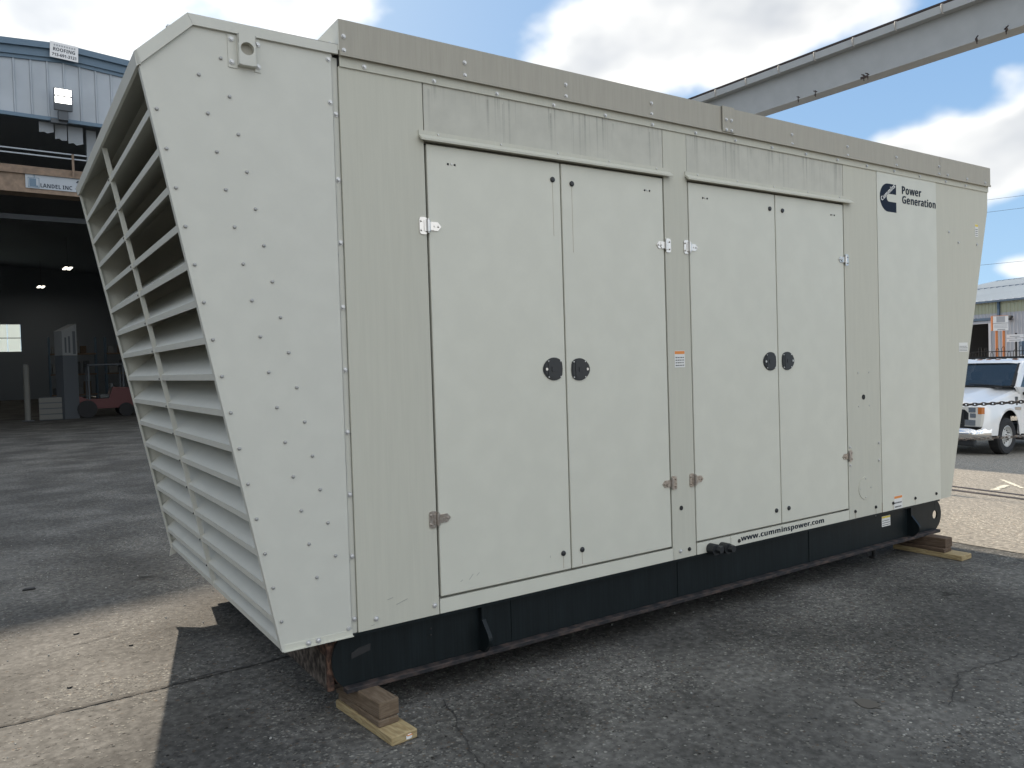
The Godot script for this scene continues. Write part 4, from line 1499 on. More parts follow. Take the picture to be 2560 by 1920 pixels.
	var mc := thing("machine_cabinet", "tall pale machine cabinet with dark slots inside the warehouse", "machine", Vector3(1.05, 0, -32.0), "", Basis(Vector3.UP, 0.5))
	b = mb()
	b.bx(-0.3, 0.3, 0, 2.5, -0.25, 0.25)
	obj("plinth", b, M.dark_sheet, mc)
	b = mb()
	b.prism(V2([-0.3, 2.5, 0.3, 2.5, 0.3, 3.75, -0.3, 3.45]), Vector3(0, 0, -0.25), Vector3.RIGHT, Vector3.UP, Vector3(0, 0, 0.5))
	obj("cabinet", b, M.machine_white, mc)
	b = mb()
	b.bx(-0.2, -0.13, 2.6, 3.2, 0.2505, 0.256)
	b.bx(-0.05, 0.02, 2.6, 3.25, 0.2505, 0.256)
	b.bx(0.13, 0.24, 2.55, 3.45, 0.2505, 0.256)
	obj("slot", b, M.dark_sheet, mc)
	var po := thing("bollard_post", "pale round post on the warehouse floor beside a low crate", "post", Vector3(-0.32, 0, -32.0))
	b = mb()
	b.cyl(Vector3.ZERO, Vector3(0, 2.1, 0), 0.11, 0.11, 16)
	b.lathe(V2([0.11, 2.1, 0.08, 2.17, 0.0, 2.2]), Vector3.ZERO, Vector3.UP, 16)
	obj("shaft", b, M.pale_post, po)
	b = mb()
	b.bx(-0.2, 0.2, 0, 0.03, -0.2, 0.2)
	obj("base_plate", b, M.dark_sheet, po)
	var ct := thing("low_crate", "low slatted crate on the warehouse floor beside a pale post", "crate", Vector3(0.45, 0, -32.2))
	for k in 4:
		b = mb()
		b.bx(-0.4, 0.4, 0.03 + k * 0.22, 0.21 + k * 0.22, 0.38, 0.41)
		obj("slat", b, M.pale_post, ct)
	b = mb()
	b.bx(-0.38, 0.38, 0.0, 0.88, -0.38, 0.378)
	obj("bin", b, M.dark_sheet, ct)


func build_added_bay():
	# unseen bay beyond the crane runway, added to shade the truck
	var s := thing("added_bay", "low grey unseen bay behind the enclosure, added to shade the truck", "building", Vector3(14.3, 0, -34.0))
	var b := mb()
	b.bx(0, 11.0, -1.2, 5.4, 0, 21.0)
	obj("wall", b, M.wall_sheet, s)
	b = mb()
	b.prism(V2([-0.1, 5.4, 11.1, 5.4, 11.1, 5.5, 5.5, 5.8, -0.1, 5.5]), Vector3(0, 0, -0.3), Vector3.RIGHT, Vector3.UP, Vector3(0, 0, 21.6))
	obj("roof", b, M.roof_sheet, s)


func build_added_shed():
	# unseen shed left of the yard, added to darken what the louvres face
	var s := thing("added_shed", "long grey unseen shed, added to darken the side the louvres face", "building", Vector3(-13.0, 0, -20.0))
	var b := mb()
	b.bx(-9.0, 0, 0, 6.2, 0, 30.0)
	obj("wall", b, M.wall_sheet, s)
	b = mb()
	b.prism(V2([-9.4, 6.2, 0.4, 6.2, 0.4, 6.35, -4.5, 6.9, -9.4, 6.35]), Vector3(0, 0, -0.3), Vector3.RIGHT, Vector3.UP, Vector3(0, 0, 30.6))
	obj("roof", b, M.roof_sheet, s)


# ------------------------------------------------------------------ crane runway
func build_runway():
	var w := thing("crane_runway", "grey overhead crane runway beam with a rail clipped along its top", "beam", Vector3(14.664, 0, -9.088), "", Basis(Vector3.UP, 0.045))
	var b := mb()
	b.bx(0.0, 0.40, 7.635, 7.662, -14.0, 17.0)
	obj("bottom_flange", b, M.beam_paint, w)
	b = mb()
	b.bx(0.191, 0.207, 7.662, 8.43, -14.0, 17.0)
	obj("web", b, M.beam_paint, w)
	b = mb()
	b.bx(0.0, 0.40, 8.558, 8.576, -14.0, 17.0)
	b.bx(0.0, 0.017, 8.418, 8.558, -14.0, 17.0)
	b.bx(0.383, 0.40, 8.418, 8.558, -14.0, 17.0)
	b.bx(0.017, 0.383, 8.418, 8.434, -14.0, 17.0)
	obj("cap_channel", b, M.beam_paint, w)
	b = mb()
	b.prism(V2([0.14, 8.577, 0.26, 8.577, 0.212, 8.60, 0.212, 8.645, 0.24, 8.655, 0.24, 8.70, 0.16, 8.70, 0.16, 8.655, 0.188, 8.645, 0.188, 8.60]), Vector3(0, 0, -14.0), Vector3.RIGHT, Vector3.UP, Vector3(0, 0, 31.0))
	obj("crane_rail", b, M.rail_steel, w)
	var c := mb()
	var pts := PackedVector3Array([Vector3(0.17, 8.594, 0), Vector3(0.03, 8.594, 0), Vector3(-0.012, 8.584, 0), Vector3(-0.02, 8.55, 0), Vector3(-0.02, 8.45, 0), Vector3(-0.014, 8.405, 0.012), Vector3(0.012, 8.39, 0.024)])
	c.tube(pts, 0.0125, 7, false, Vector3.BACK)
	var clip := c.mesh()
	for i in 24:
		put("rail_clip", clip, M.clip_steel, w, Transform3D(Basis.IDENTITY, Vector3(0, 0, 0.325 - 0.948 * 12 + i * 0.948)))
	# clamps left on the bottom flange
	c = mb()
	c.bx(-0.015, 0.07, 7.625, 7.672, -0.015, 0.015)
	c.cyl(Vector3(0.0, 7.575, 0), Vector3(0.0, 7.72, 0), 0.009, 0.009, 6)
	c.cyl(Vector3(-0.02, 7.68, 0.03), Vector3(0.04, 7.72, -0.03), 0.012, 0.012, 6)
	var clamp_mesh := c.mesh()
	for z in [0.83, 1.28, 2.45, 2.54, 4.76, 5.28]:
		put("flange_clamp", clamp_mesh, M.rail_steel, w, Transform3D(Basis(Vector3.UP, z * 0.7), Vector3(0.01, 0, z)))
	for z in [-7.0, 12.5]:
		b = mb()
		b.bx(0.05, 0.35, -0.9, 7.634, z - 0.15, z - 0.13)
		b.bx(0.05, 0.35, -0.9, 7.634, z + 0.13, z + 0.15)
		b.bx(0.19, 0.21, -0.9, 7.634, z - 0.13, z + 0.13)
		obj("column", b, M.beam_paint, w)


# ------------------------------------------------------------------ truck
func build_truck():
	var at := Vector3(15.45, gy(15.45) - 0.004, -5.60)
	var t := thing("pickup_truck", "white flatbed pickup truck parked behind the black chain", "truck", at, "", Basis(Vector3.BACK, -0.054))
	# lofted front: sections across z from the crown of the bonnet to the wheel arch
	var arch := func(x: float) -> float:
		var d: float = x - 1.07
		var r := 0.475
		return 0.42 + sqrt(maxf(0.0, r * r - d * d)) * 1.12 if absf(d) < r else 0.42
	var sec := func(x: float) -> PackedVector3Array:
		var k: float = clampf((x - 0.06) / 1.55, 0.0, 1.0)
		var crown: float = 1.055 + 0.40 * pow(k, 0.72)
		var nose: float = -0.055 * exp(-pow((x - 0.06) / 0.10, 2.0))
		var sh: float = 0.985 + 0.36 * k
		var wide: float = 1.0 - 0.07 * exp(-pow((x - 0.05) / 0.16, 2.0))
		var flare: float = 0.035 * exp(-pow((x - 1.07) / 0.6, 2.0))
		var lo: float = arch.call(x)
		return PackedVector3Array([Vector3(x, crown + 0.015 + nose, 0), Vector3(x, crown + 0.012 + nose, 0.34), Vector3(x, crown + nose, 0.46), Vector3(x, crown - 0.05 + nose, 0.56),
			Vector3(x, crown - 0.055 + nose, 0.72), Vector3(x, sh + 0.05 + nose * 0.6, 0.86 * wide), Vector3(x, sh + 0.01 + nose * 0.4, 0.935 * wide), Vector3(x, sh - 0.09, 0.975 * wide), Vector3(x, sh - 0.26, (0.99 + flare * 0.4) * wide),
			Vector3(x, maxf(lo + 0.04, 0.70), (0.995 + flare) * wide), Vector3(x, lo, (0.985 + flare) * wide)])
	var xs := []
	for i in 33: xs.append(0.06 + 1.55 * i / 32.0)
	for part in 3:
		var b := mb()
		for i in xs.size() - 1:
			var s0: PackedVector3Array = sec.call(xs[i])
			var s1: PackedVector3Array = sec.call(xs[i + 1])
			var r := range(0, 5) if part == 0 else range(5, 10)
			for j in r:
				for sd in ([1, -1] if part == 0 else [1] if part == 1 else [-1]):
					var f := Vector3(1, 1, sd)
					if sd > 0: b.quad(s0[j] * f, s0[j + 1] * f, s1[j + 1] * f, s1[j] * f)
					else: b.quad(s1[j] * f, s1[j + 1] * f, s0[j + 1] * f, s0[j] * f)
		if part == 0:
			var e: PackedVector3Array = sec.call(0.06)
			for j in 5:
				for sd in [1, -1]:
					var f := Vector3(1, 1, sd)
					var a := e[j] * f; var c := e[j + 1] * f
					var lo1 := Vector3(0.04, 0.985, a.z); var lo2 := Vector3(0.04, 0.985, c.z)
					if sd > 0: b.quad(lo1, lo2, c, a)
					else: b.quad(a, c, lo2, lo1)
		smooth_normals(b, 38.0)
		obj("bonnet" if part == 0 else "front_wing", b, M.white_paint, t)
	# wheel wells and underbody
	var b := mb()
	b.bx(0.25, 5.6, 0.36, 0.62, -0.55, 0.55)
	b.bx(0.15, 1.6, 0.55, 0.96, -0.80, 0.80)
	b.bx(1.62, 3.4, 0.40, 0.5, -0.85, 0.85)
	obj("chassis", b, M.black_rubber, t)
	# cab sides
	for sd in [1, -1]:
		b = mb()
		var cab := V2([1.61, 0.44, 3.30, 0.44, 3.34, 1.45, 1.46, 1.45, 1.61, 1.30])
		b.prism(cab, Vector3(0, 0, sd * 0.93), Vector3.RIGHT, Vector3.UP, Vector3(0, 0, sd * 0.058))
		obj("door", b, M.white_paint, t)
		var up := Vector3(0, 1, -sd * 0.26)
		var o := Vector3(0, 1.455, sd * 0.955)
		# pillars and roof rail, in the leaning plane of the side window
		b = mb()
		var th := Vector3(0, 0, -sd * 0.05)
		b.prism(V2([1.48, -0.02, 1.66, -0.02, 2.20, 0.44, 2.34, 0.505, 2.34, 0.60, 2.20, 0.575, 2.05, 0.50]), o, Vector3.RIGHT, up, th)
		b.prism(V2([2.34, 0.505, 3.05, 0.515, 3.05, 0.615, 2.34, 0.60]), o, Vector3.RIGHT, up, th)
		b.prism(V2([3.05, -0.02, 3.34, -0.02, 3.30, 0.60, 3.05, 0.615]), o, Vector3.RIGHT, up, th)
		obj("cab_pillar", b, M.white_paint, t)
		b = mb()
		b.prism(V2([1.66, -0.02, 3.05, -0.02, 3.05, 0.515, 2.34, 0.505, 2.20, 0.44]), o - Vector3(0, 0, sd * 0.022), Vector3.RIGHT, up, th * 0.1)
		obj("side_window", b, M.car_glass, t)
		b = mb()
		b.bx(1.70, 1.80, 1.28, 1.34, sd * 0.985, sd * 1.12, 0.01)
		b.box(Vector3(1.76, 1.36, sd * 1.16), Vector3(0.10, 0.34, 0.20), Basis.IDENTITY, 0.035)
		obj("mirror", b, M.black_plastic, t)
		b = mb()
		b.bx(1.30, 1.58, 0.955, 1.02, sd * 1.012, sd * 1.02, 0.004)
		obj("badge", b, M.chrome, t)
		b = mb()
		b.bx(1.38, 1.48, 1.02, 1.24, sd * 0.972, sd * 0.998, 0.01)
		obj("wing_vent", b, M.lamp_dark, t)
		b = mb()
		b.bx(1.75, 3.2, 0.30, 0.36, sd * 0.82, sd * 1.0, 0.015)
		obj("step", b, M.black_plastic, t)
	# roof with raised ribs, windscreen surround, back wall
	b = mb()
	var prof := [[2.10, 1.985], [2.18, 2.03], [2.34, 2.075], [2.6, 2.095], [3.0, 2.10], [3.34, 2.07]]
	for i in prof.size() - 1:
		for sd in [1, -1]:
			var w0 := [0.0, 0.55, 0.73, 0.80]
			var dy := [0.012, 0.008, -0.01, -0.045]
			for j in 3:
				var a := Vector3(prof[i][0], prof[i][1] + dy[j], sd * w0[j]); var c := Vector3(prof[i][0], prof[i][1] + dy[j + 1], sd * w0[j + 1])
				var d := Vector3(prof[i + 1][0], prof[i + 1][1] + dy[j + 1], sd * w0[j + 1]); var e := Vector3(prof[i + 1][0], prof[i + 1][1] + dy[j], sd * w0[j])
				if sd > 0: b.quad(a, c, d, e)
				else: b.quad(e, d, c, a)
	smooth_normals(b, 40.0)
	for z in [-0.56, -0.34, -0.12, 0.12, 0.34, 0.56]: b.bx(2.45, 3.25, 2.085, 2.112, z - 0.018, z + 0.018, 0.006)
	b.bx(3.28, 3.34, 1.40, 2.04, -0.74, 0.74)
	obj("cab_roof", b, M.white_paint, t)
	b = mb()
	b.prism(V2([-0.90, 0.0, 0.90, 0.0, 0.75, 0.80, -0.75, 0.80]), Vector3(1.50, 1.475, 0), Vector3.BACK, Vector3(0.785, 0.64, 0).normalized(), Vector3(0.01, -0.012, 0))
	obj("windscreen", b, M.car_glass, t)
	b = mb()
	var e1 := Vector3(0.785, 0.64, 0).normalized()
	for sd in [1, -1]:
		b.prism(V2([sd * 0.85, 0.0, sd * 0.92, 0.0, sd * 0.765, 0.81, sd * 0.705, 0.81]), Vector3(1.49, 1.478, 0), Vector3.BACK, e1, Vector3(0.01, -0.012, 0))
	b.bx(1.40, 1.56, 1.44, 1.468, -0.88, 0.88)
	obj("screen_surround", b, M.black_rubber, t)
	b = mb()
	for sd in [-0.42, 0.28]:
		b.box(Vector3(1.50, 1.492, sd), Vector3(0.02, 0.02, 0.62), Basis(Vector3.RIGHT, 0.06), 0.004)
	b.bx(1.40, 1.47, 1.469, 1.482, -0.55, 0.1)
	obj("wiper", b, M.black_plastic, t)
	b = mb()
	b.bx(1.60, 2.1, 1.20, 1.42, -0.85, 0.85, 0.05)
	for z in [-0.42, 0.42]:
		b.bx(2.55, 2.75, 0.9, 1.62, z - 0.25, z + 0.25, 0.06)
		b.bx(2.58, 2.70, 1.62, 1.82, z - 0.12, z + 0.12, 0.04)
		b.bx(2.15, 2.75, 0.8, 0.98, z - 0.25, z + 0.25, 0.05)
	obj("seat", b, M.seat_cloth, t)
	b = mb()
	b.bx(1.72, 1.745, 1.555, 1.595, 0.38, 0.56)
	obj("screen_sticker", b, M.label_white, t)
	# roof marker lamps
	for z in [-0.56, -0.2, 0.0, 0.2, 0.56]:
		b = mb()
		b.prism(V2([0.0, 0.0, 0.14, 0.0, 0.10, 0.028, 0.05, 0.03]), Vector3(2.28, 2.068, z - 0.045), Vector3.RIGHT, Vector3.UP, Vector3(0, 0, 0.09))
		obj("roof_marker", b, M.marker_amber, t)
	# front face: grille, lamps, bumper
	b = mb()
	b.bx(0.02, 0.06, 0.55, 1.0, -0.72, 0.72)
	var gr := obj("grille", b, M.black_plastic, t)
	b = mb()
	b.prism(V2([-0.62, 0.60, 0.62, 0.60, 0.60, 0.66, -0.60, 0.66]), Vector3(-0.03, 0, 0), Vector3.BACK, Vector3.UP, Vector3(0.05, 0, 0))
	b.prism(V2([-0.56, 0.90, 0.56, 0.90, 0.52, 0.955, -0.52, 0.955]), Vector3(-0.03, 0, 0), Vector3.BACK, Vector3.UP, Vector3(0.05, 0, 0))
	b.prism(V2([-0.58, 0.74, 0.58, 0.74, 0.58, 0.82, -0.58, 0.82]), Vector3(-0.03, 0, 0), Vector3.BACK, Vector3.UP, Vector3(0.05, 0, 0))
	for z in [-0.6, -0.2, 0.2, 0.6]: b.bx(-0.025, 0.02, 0.60, 0.955, z - 0.02, z + 0.02)
	obj("grille_bar", b, M.black_plastic, gr)
	for sd in [1, -1]:
		b = mb()
		b.prism(V2([0.42, 1.0, 0.52, 1.015, 0.955, 1.02, 0.955, 0.85, 0.93, 0.60, 0.44, 0.585, 0.46, 0.62, 0.70, 0.72, 0.70, 0.88, 0.62, 0.955, 0.42, 0.965]), Vector3(0.0, 0, 0), Vector3(0.0, 0, sd), Vector3.UP, Vector3(0.12, 0, 0))
		var hl := obj("headlight", b, M.lamp_clear, t)
		for q in [[0.70, 0.84, 0.90, 1.0], [0.73, 0.845, 0.79, 0.88], [0.62, 0.84, 0.625, 0.745]]:
			b = mb()
			b.bx(-0.006, 0.01, q[2], q[3], sd * q[0], sd * q[1])
			obj("reflector", b, M.chrome, hl)
		b = mb()
		b.bx(-0.006, 0.121, 0.87, 1.005, sd * 0.885, sd * 0.958)
		obj("side_marker", b, M.lamp_amber, hl)
	b = mb()
	var bp := PackedVector3Array()
	var zs := []
	for i in 41: zs.append(-1.0 + i / 20.0)
	var sect := [[0.075, 0.60], [0.0, 0.575], [-0.045, 0.53], [-0.05, 0.42], [-0.03, 0.34], [0.05, 0.30]]
	for i in zs.size() - 1:
		for j in sect.size() - 1:
			var pt := func(z: float, s: Array) -> Vector3:
				var bend := 0.42 * pow(absf(z), 14.0) + 0.05 * z * z
				return Vector3(-0.09 + s[0] + bend, s[1] + 0.03 * pow(absf(z), 4.0) * (1.0 if s[1] < 0.45 else 0.0), z)
			if absf(zs[i] + zs[i + 1]) * 0.5 < 0.36 and j > 0 and j < 4: continue
			b.quad(pt.call(zs[i], sect[j]), pt.call(zs[i], sect[j + 1]), pt.call(zs[i + 1], sect[j + 1]), pt.call(zs[i + 1], sect[j]))
	smooth_normals(b, 45.0)
	var bu := obj("front_bumper", b, M.chrome, t)
	b = mb()
	b.bx(-0.10, -0.02, 0.34, 0.53, -0.37, 0.37)
	b.bx(-0.04, 0.05, 0.20, 0.32, -0.85, 0.85, 0.02)
	b.bx(-0.06, 0.06, 0.59, 0.61, -0.94, 0.94)
	obj("air_dam", b, M.black_plastic, bu)
	b = mb()
	b.bx(-0.115, -0.105, 0.46, 0.51, -0.30, 0.10)
	obj("plate_holder", b, M.wall_sheet, bu)
	# wheels
	for q in [[1.07, 0.86, 1], [1.07, -0.86, -1], [4.65, 0.80, 1], [4.65, -0.80, -1]]:
		var ax := Vector3(0, 0, q[2])
		var c := Vector3(q[0], 0.395, q[1] - q[2] * 0.11)
		b = mb()
		b.lathe(V2([0.24, 0.0, 0.36, 0.0, 0.392, 0.03, 0.395, 0.11, 0.392, 0.20, 0.36, 0.232, 0.30, 0.236, 0.225, 0.222]), c, ax, 40)
		var tw := obj("wheel", b, M.tyre, t)
		b = mb()
		b.lathe(V2([0.228, 0.05, 0.228, 0.222, 0.215, 0.226, 0.205, 0.19, 0.17, 0.15, 0.12, 0.17, 0.09, 0.225, 0.062, 0.235, 0.055, 0.27, 0.0, 0.275]), c, ax, 36)
		obj("rim", b, M.wheel_white, tw)
		b = mb()
		for k in 8:
			var a := TAU * k / 8.0
			var p := c + Vector3(cos(a) * 0.145, sin(a) * 0.145, 0)
			b.cyl(p + ax * 0.158, p + ax * 0.166, 0.024, 0.024, 10)
			var p2 := c + Vector3(cos(a + 0.3) * 0.082, sin(a + 0.3) * 0.082, 0)
			b.cyl(p2 + ax * 0.22, p2 + ax * 0.245, 0.012, 0.012, 6)
		obj("hub_detail", b, M.black_rubber, tw)
	# flat bed with its head rack
	b = mb()
	b.bx(3.45, 6.2, 0.92, 1.06, -1.2, 1.2, 0.01)
	obj("flat_bed", b, M.dark_sheet, t)
	b = mb()
	b.bx(3.45, 3.52, 1.06, 2.20, -1.15, -1.08)
	b.bx(3.45, 3.52, 1.06, 2.20, 1.08, 1.15)
	b.bx(3.45, 3.52, 2.14, 2.20, -1.15, 1.15)
	for k in 14: b.bx(3.47, 3.50, 1.06, 2.14, -1.05 + k * 0.16, -1.02 + k * 0.16)
	obj("head_rack", b, M.black_rubber, t)


func smooth_normals(b: MB, limit: float):
	# averages the normals of faces that meet at less than limit degrees
	var by := {}
	var c := cos(deg_to_rad(limit))
	for i in b.v.size():
		var k := (b.v[i] * 2000.0).round()
		if not by.has(k): by[k] = PackedInt32Array()
		by[k].append(i)
	var out := b.n.duplicate()
	for k in by:
		var l: PackedInt32Array = by[k]
		for i in l:
			var s := Vector3.ZERO
			for j in l:
				if b.n[i].dot(b.n[j]) > c: s += b.n[j]
			if s.length() > 1e-5: out[i] = s.normalized()
	b.n = out


# ------------------------------------------------------------------ chains
func chain(label: String, a: Vector3, c: Vector3, sag: float, m: Material, wire: float):
	var n := int(a.distance_to(c) * 1.01 / 0.052)
	var b := mb()
	for i in n:
		var t := (i + 0.5) / n
		var p := a.lerp(c, t) - Vector3(0, sag * 4.0 * t * (1.0 - t), 0)
		var d := ((c - a) / n - Vector3(0, sag * 4.0 * (1.0 - 2.0 * t) / n, 0)).normalized()
		var side := d.cross(Vector3.UP).normalized()
		var up := side.cross(d)
		var roll := (PI / 2 if i % 2 else 0.0) + 0.35
		var w := up * cos(roll) + side * sin(roll)
		var pts := PackedVector3Array()
		for k in 10:
			var an := TAU * k / 10.0
			pts.append(p + d * (0.039 * cos(an) if absf(cos(an)) > 0.7 else 0.031 * cos(an)) + w * (0.0175 * sin(an)))
		b.tube(pts, wire, 5, true, d.cross(w))
	var o := obj("chain", b, m)
	tag(o, label, "chain")


func build_chains():
	chain("thick black chain slung across the yard in front of the truck's lamps", Vector3(8.7, 0.93, -3.6), Vector3(8.7, 1.20, 0.55), 0.13, M.chain_steel, 0.0075)
	chain("thin worn chain hanging low in front of the truck's bumper", Vector3(8.7, 0.36, -3.6), Vector3(8.7, 0.80, 0.55), 0.07, M.chain_worn, 0.0038)
	for q in [[-3.62, 1.15, "dark chain post standing behind the enclosure"], [0.57, 1.35, "dark chain post standing beyond the emblem end of the enclosure"]]:
		var p := thing("chain_post", q[2], "post", Vector3(8.7, gy(8.7), q[0]), "posts that hold the chains")
		var b := mb()
		b.cyl(Vector3.ZERO, Vector3(0, q[1] + 0.1, 0), 0.045, 0.045, 14)
		obj("shaft", b, M.flange_rust, p)
		b = mb()
		b.bx(-0.15, 0.15, 0, 0.015, -0.15, 0.15)
		obj("base_plate", b, M.flange_rust, p)


# ------------------------------------------------------------------ far workshop and signs
func build_workshop():
	var p0 := Vector3(42.79, -1.5, -16.653)
	# local axes: x along the wall (away from the camera to the left), y up, z out of the wall towards us
	var bs := Basis(Vector3(0.287, 0, -0.958), Vector3.UP, Vector3(-0.958, 0, -0.287))
	var w := thing("workshop", "long grey workshop with a pale ribbed roof and navy trim", "workshop", p0, "", Basis(Vector3(-0.287, 0, 0.958), Vector3.UP, Vector3(-0.958, 0, -0.287)).orthonormalized())
	# in these local axes x runs towards the right of the picture
	var eave := 5.60
	var step := 0.213
	for i in 60:
		var x := -7.0 + i * step
		var lo := 0.0
		if x > -4.2 and x < -0.55: lo = 4.55
		var b := mb()
		b.plate(rect(x + 0.001, x + step - 0.001, lo, 5.02), -0.04, 0.0)
		b.prism(V2([-0.025, 0, -0.012, 0.03, 0.012, 0.03, 0.025, 0]), Vector3(x, lo, 0), Vector3.RIGHT, Vector3.BACK, Vector3(0, 5.0 - lo, 0))
		obj("wall_sheet", b, M.rib_wall, w)
		b = mb()
		b.plate(rect(x + 0.001, x + step - 0.001, 5.025, eave), -0.04, 0.0)
		b.prism(V2([-0.025, 0, -0.012, 0.03, 0.012, 0.03, 0.025, 0]), Vector3(x, 5.025, 0), Vector3.RIGHT, Vector3.BACK, Vector3(0, eave - 5.03, 0))
		obj("light_sheet", b, M.translucent, w)
	var b := mb()
	b.bx(-7.0, 5.8, eave, eave + 0.10, 0.0, 0.22)
	obj("gutter", b, M.trim_navy, w)
	for x in [0.06, 5.5]:
		b = mb()
		b.bx(x - 0.06, x + 0.06, 4.4 if x < 1 else 0.0, eave, 0.031, 0.11)
		obj("down_pipe", b, M.trim_navy, w)
	b = mb()
	b.bx(-4.2, -0.36, 4.66, 4.80, 0.032, 0.12)
	obj("door_trim", b, M.trim_navy, w)
	b = mb()
	b.bx(-4.25, -0.42, 4.50, 4.64, 0.0, 0.08)
	b.bx(-0.56, -0.42, 0.0, 4.50, 0.0, 0.08)
	obj("door_frame", b, M.rib_wall, w)
	b = mb()
	b.bx(-6.9, 5.7, 0.0, 5.5, -20.0, -14.0)
	b.bx(-6.9, -6.8, 0.0, 5.5, -14.0, -0.05)
	b.bx(5.6, 5.7, 0.0, 5.5, -14.0, -0.05)
	b.bx(-6.9, 5.7, 5.45, 5.55, -14.0, -0.05)
	obj("inner_wall", b, M.rib_wall, w)
	# roof in two lifts, each sheet with its seam
	for lift in 2:
		var z0 := 0.22 if lift == 0 else -5.3
		var z1 := -5.35 if lift == 0 else -10.2
		var y0 := eave + 0.10 if lift == 0 else 6.87
		var y1 := 6.84 if lift == 0 else 7.68
		for i in 45:
			var x := -9.0 + i * 0.42
			b = mb()
			var dirv := Vector3(0, y1 - y0, z1 - z0)
			var nrm := dirv.cross(Vector3.LEFT).normalized()
			if nrm.y < 0: nrm = -nrm
			b.prism(V2([0.0, -0.03, 0.42, -0.03, 0.42, 0.0, 0.05, 0.0, 0.035, 0.045, 0.015, 0.045, 0.0, 0.0]), Vector3(x, y0, z0), Vector3.RIGHT, nrm, dirv)
			obj("roof_sheet", b, M.roof_sheet, w)
		b = mb()
		b.bx(-9.0, 9.9, y1 - 0.02, y1 + 0.05, z1 - 0.1, z1 + 0.05)
		obj("roof_cap", b, M.trim_navy, w)

	var wb := Basis(Vector3(-0.287, 0, 0.958), Vector3.UP, Vector3(-0.958, 0, -0.287)).orthonormalized()
	var lm := thing("wall_lamp", "dark unlit flood lamp high on the ribbed workshop wall", "lamp", p0 + wb * Vector3(0.74, 4.72, 0.2), "", wb)
	b = mb()
	b.box(Vector3.ZERO, Vector3(0.36, 0.13, 0.24), Basis(Vector3.RIGHT, 0.7), 0.02)
	obj("housing", b, M.black_plastic, lm)
	b = mb()
	b.bx(-0.06, 0.06, -0.12, 0.0, -0.17, 0.02)
	obj("bracket", b, M.dark_sheet, lm)

	# yard sign on orange posts
	var sg := thing("yard_sign", "white notice board on two orange posts before the workshop", "sign", Vector3(34.0, gy(34.0), -12.86), "", Basis(Vector3.UP, -0.98))
	b = mb()
	b.bx(-0.04, 0.52, 3.60, 4.22, -0.06, 0.0)
	var bd := obj("board", b, M.sign_white, sg)
	b = mb()
	b.bx(-0.10, -0.04, 3.60, 4.22, -0.08, 0.01)
	b.bx(-0.04, 0.52, 4.22, 4.235, -0.07, 0.01)
	obj("edge", b, M.post_orange, bd)
	b = mb()
	b.bx(0.09, 0.40, 3.96, 4.20, 0.001, 0.006)
	b.bx(-0.03, 0.51, 3.895, 3.925, 0.001, 0.006)
	b.bx(0.10, 0.39, 3.955, 4.0, 0.006, 0.009)
	for k in 3: b.bx(0.0, 0.48, 3.72 + k * 0.055, 3.735 + k * 0.055, 0.001, 0.006)
	b.bx(0.12, 0.40, 3.625, 3.665, 0.001, 0.006)
	obj("print", b, M.sign_grey, bd)
	for x in [0.10, 0.36]:
		b = mb()
		b.bx(x - 0.045, x + 0.045, 0.0, 3.6, -0.11, -0.061)
		obj("post", b, M.post_orange, sg)
	var s2 := thing("parking_sign", "small low white sign hung beside the orange posted board", "sign", Vector3(34.55, gy(34.55), -12.5), "", Basis(Vector3.UP, -0.98))
	b = mb()
	b.bx(-0.1, 0.50, 3.30, 3.44, -0.02, 0.0)
	b.bx(-0.1, 0.50, 3.13, 3.27, -0.02, 0.0)
	obj("board", b, M.sign_white, s2)
	b = mb()
	b.bx(0.0, 0.36, 3.34, 3.375, 0.001, 0.004)
	b.bx(-0.02, 0.40, 3.18, 3.21, 0.001, 0.004)
	obj("print", b, M.sign_grey, s2)
	b = mb()
	b.bx(0.2, 0.27, 0.0, 3.5, -0.08, -0.021)
	obj("post", b, M.black_rubber, s2)
	var bt := thing("blue_trailer", "blue machine trailer standing behind the truck's cab", "trailer", Vector3(33.8, gy(33.8), -11.4), "", Basis(Vector3.UP, -0.98))
	b = mb()
	b.bx(-0.3, 2.2, 2.55, 3.12, -0.6, 0.0, 0.03)
	obj("body", b, M.trim_navy, bt)
	b = mb()
	b.bx(-0.3, 2.2, 2.40, 2.5, -0.6, 0.0)
	b.bx(0.2, 0.3, 0.0, 2.4, -0.5, -0.4)
	b.bx(1.6, 1.7, 0.0, 2.4, -0.5, -0.4)
	obj("frame", b, M.dark_sheet, bt)
	# tangle of low railing behind the cab
	var fn := thing("wire_fence", "low black wire fence with looped top before the workshop", "fence", Vector3(31.0, gy(31.0), -13.6), "", Basis(Vector3.UP, -0.98))
	b = mb()
	b.bx(-2.0, 3.0, 2.62, 2.65, -0.02, 0.02)
	b.bx(-2.0, 3.0, 2.30, 2.33, -0.02, 0.02)
	obj("rail", b, M.black_rubber, fn)
	for k in 26:
		b = mb()
		var x := -2.0 + k * 0.2
		var tall := 2.72 + 0.12 * sin(k * 1.9)
		b.tube(PackedVector3Array([Vector3(x, 0, 0), Vector3(x, tall - 0.06, 0), Vector3(x + 0.03, tall, 0), Vector3(x + 0.08, tall, 0), Vector3(x + 0.1, tall - 0.08, 0), Vector3(x + 0.1, 0, 0)]), 0.012, 5, false, Vector3.BACK)
		obj("picket", b, M.black_rubber, fn)
	var wires := [[Vector3(62.809, 13.132, -26.48), Vector3(65.233, 13.381, -24.879), "upper of three power lines crossing the sky"], [Vector3(62.797, 12.177, -26.459), Vector3(65.195, 12.427, -24.875), "middle of three power lines crossing the sky"], [Vector3(62.199, 8.129, -26.734), Vector3(65.033, 8.332, -24.86), "lowest power line, passing before the small cloud"]]
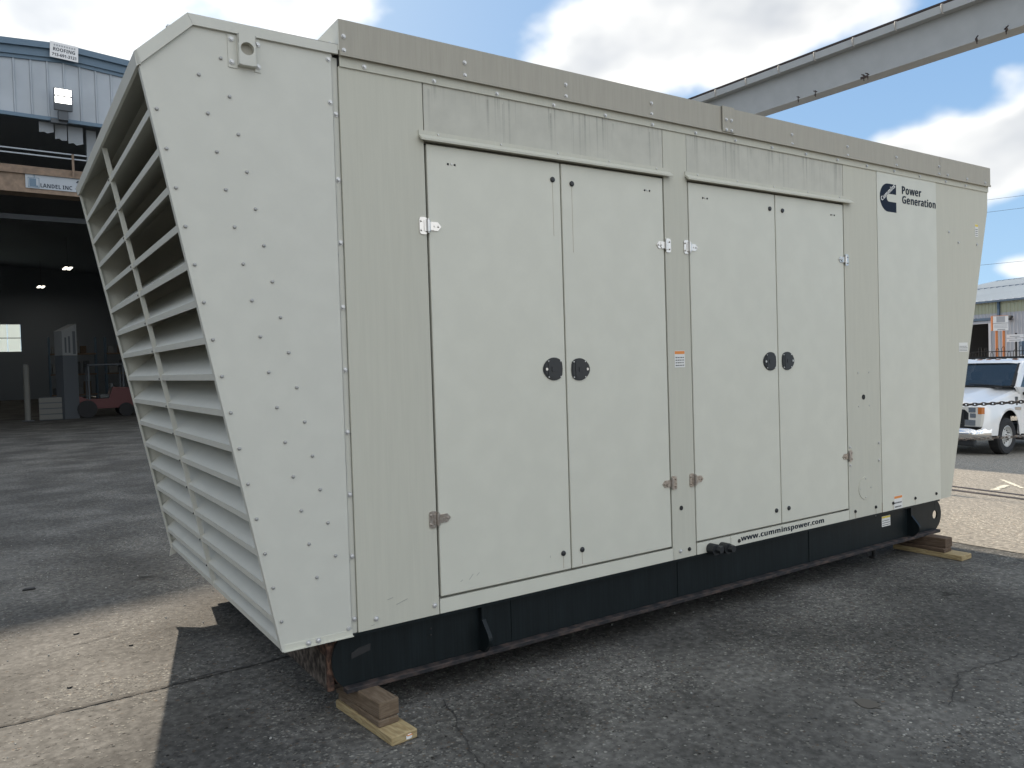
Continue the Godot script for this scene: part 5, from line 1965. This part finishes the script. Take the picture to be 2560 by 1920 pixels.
	for q in wires:
		var d: Vector3 = (q[1] - q[0]).normalized()
		b = mb()
		var pts := PackedVector3Array()
		for i in 13:
			var s := -40.0 + i * 80.0 / 12.0
			var pt: Vector3 = q[0] + d * s
			pt.y = q[0].y + d.y * s + 0.0012 * s * s - 0.002 * s
			pts.append(pt)
		b.tube(pts, 0.012, 5)
		tag(obj("power_line", b, M.wire), q[2], "power line", "")
	for s in [-1, 1]:
		var pl := thing("power_pole", "wooden power pole that carries the lines, " + ("far end" if s < 0 else "near end"), "pole", Vector3(63.5, -2.0, -26.0) + Vector3(0.83, 0, 0.55) * 40.0 * s)
		b = mb()
		b.cyl(Vector3.ZERO, Vector3(0, 18.0, 0), 0.17, 0.12, 10)
		obj("shaft", b, M.old_wood, pl)
		b = mb()
		b.bx(-1.2, 1.2, 16.4, 16.55, -0.06, 0.06)
		obj("cross_arm", b, M.old_wood, pl)


# ------------------------------------------------------------------ scene
func _ready():
	rng.seed = 20240611
	var cam := Camera3D.new()
	cam.name = "camera"
	cam.transform = Transform3D(Basis(Vector3(0.83244587, -0.03094265, 0.55324175), Vector3(0.03963436, 0.99920721, -0.00375124), Vector3(-0.55268707, 0.02505009, 0.8330123)).orthonormalized(), Vector3(-1.33453, 1.60372, 3.33682))
	cam.fov = 52.4861
	cam.near = 0.05
	cam.far = 900.0
	cam.current = true
	add_child(cam)
	var we := WorldEnvironment.new()
	we.name = "world"
	var env := Environment.new()
	env.background_mode = Environment.BG_SKY
	env.sky = make_sky()
	env.tonemap_mode = Environment.TONE_MAPPER_LINEAR
	env.tonemap_exposure = EXPOSURE
	env.sdfgi_enabled = true
	env.ssao_enabled = true
	env.ssil_enabled = true
	we.environment = env
	add_child(we)
	var sun := DirectionalLight3D.new()
	sun.name = "sun"
	sun.light_color = Color(1.0, 0.94, 0.86)
	sun.light_energy = 0.6
	sun.light_angular_distance = 0.6
	sun.shadow_enabled = true
	sun.transform = Transform3D(Basis.looking_at(-SUN.normalized()), Vector3.ZERO)
	add_child(sun)

	make_materials()
	build_ground()
	build_warehouse()
	build_added_bay()
	build_added_shed()
	build_runway()
	build_workshop()
	build_generator()
	build_timber()
	build_truck()
	build_chains()
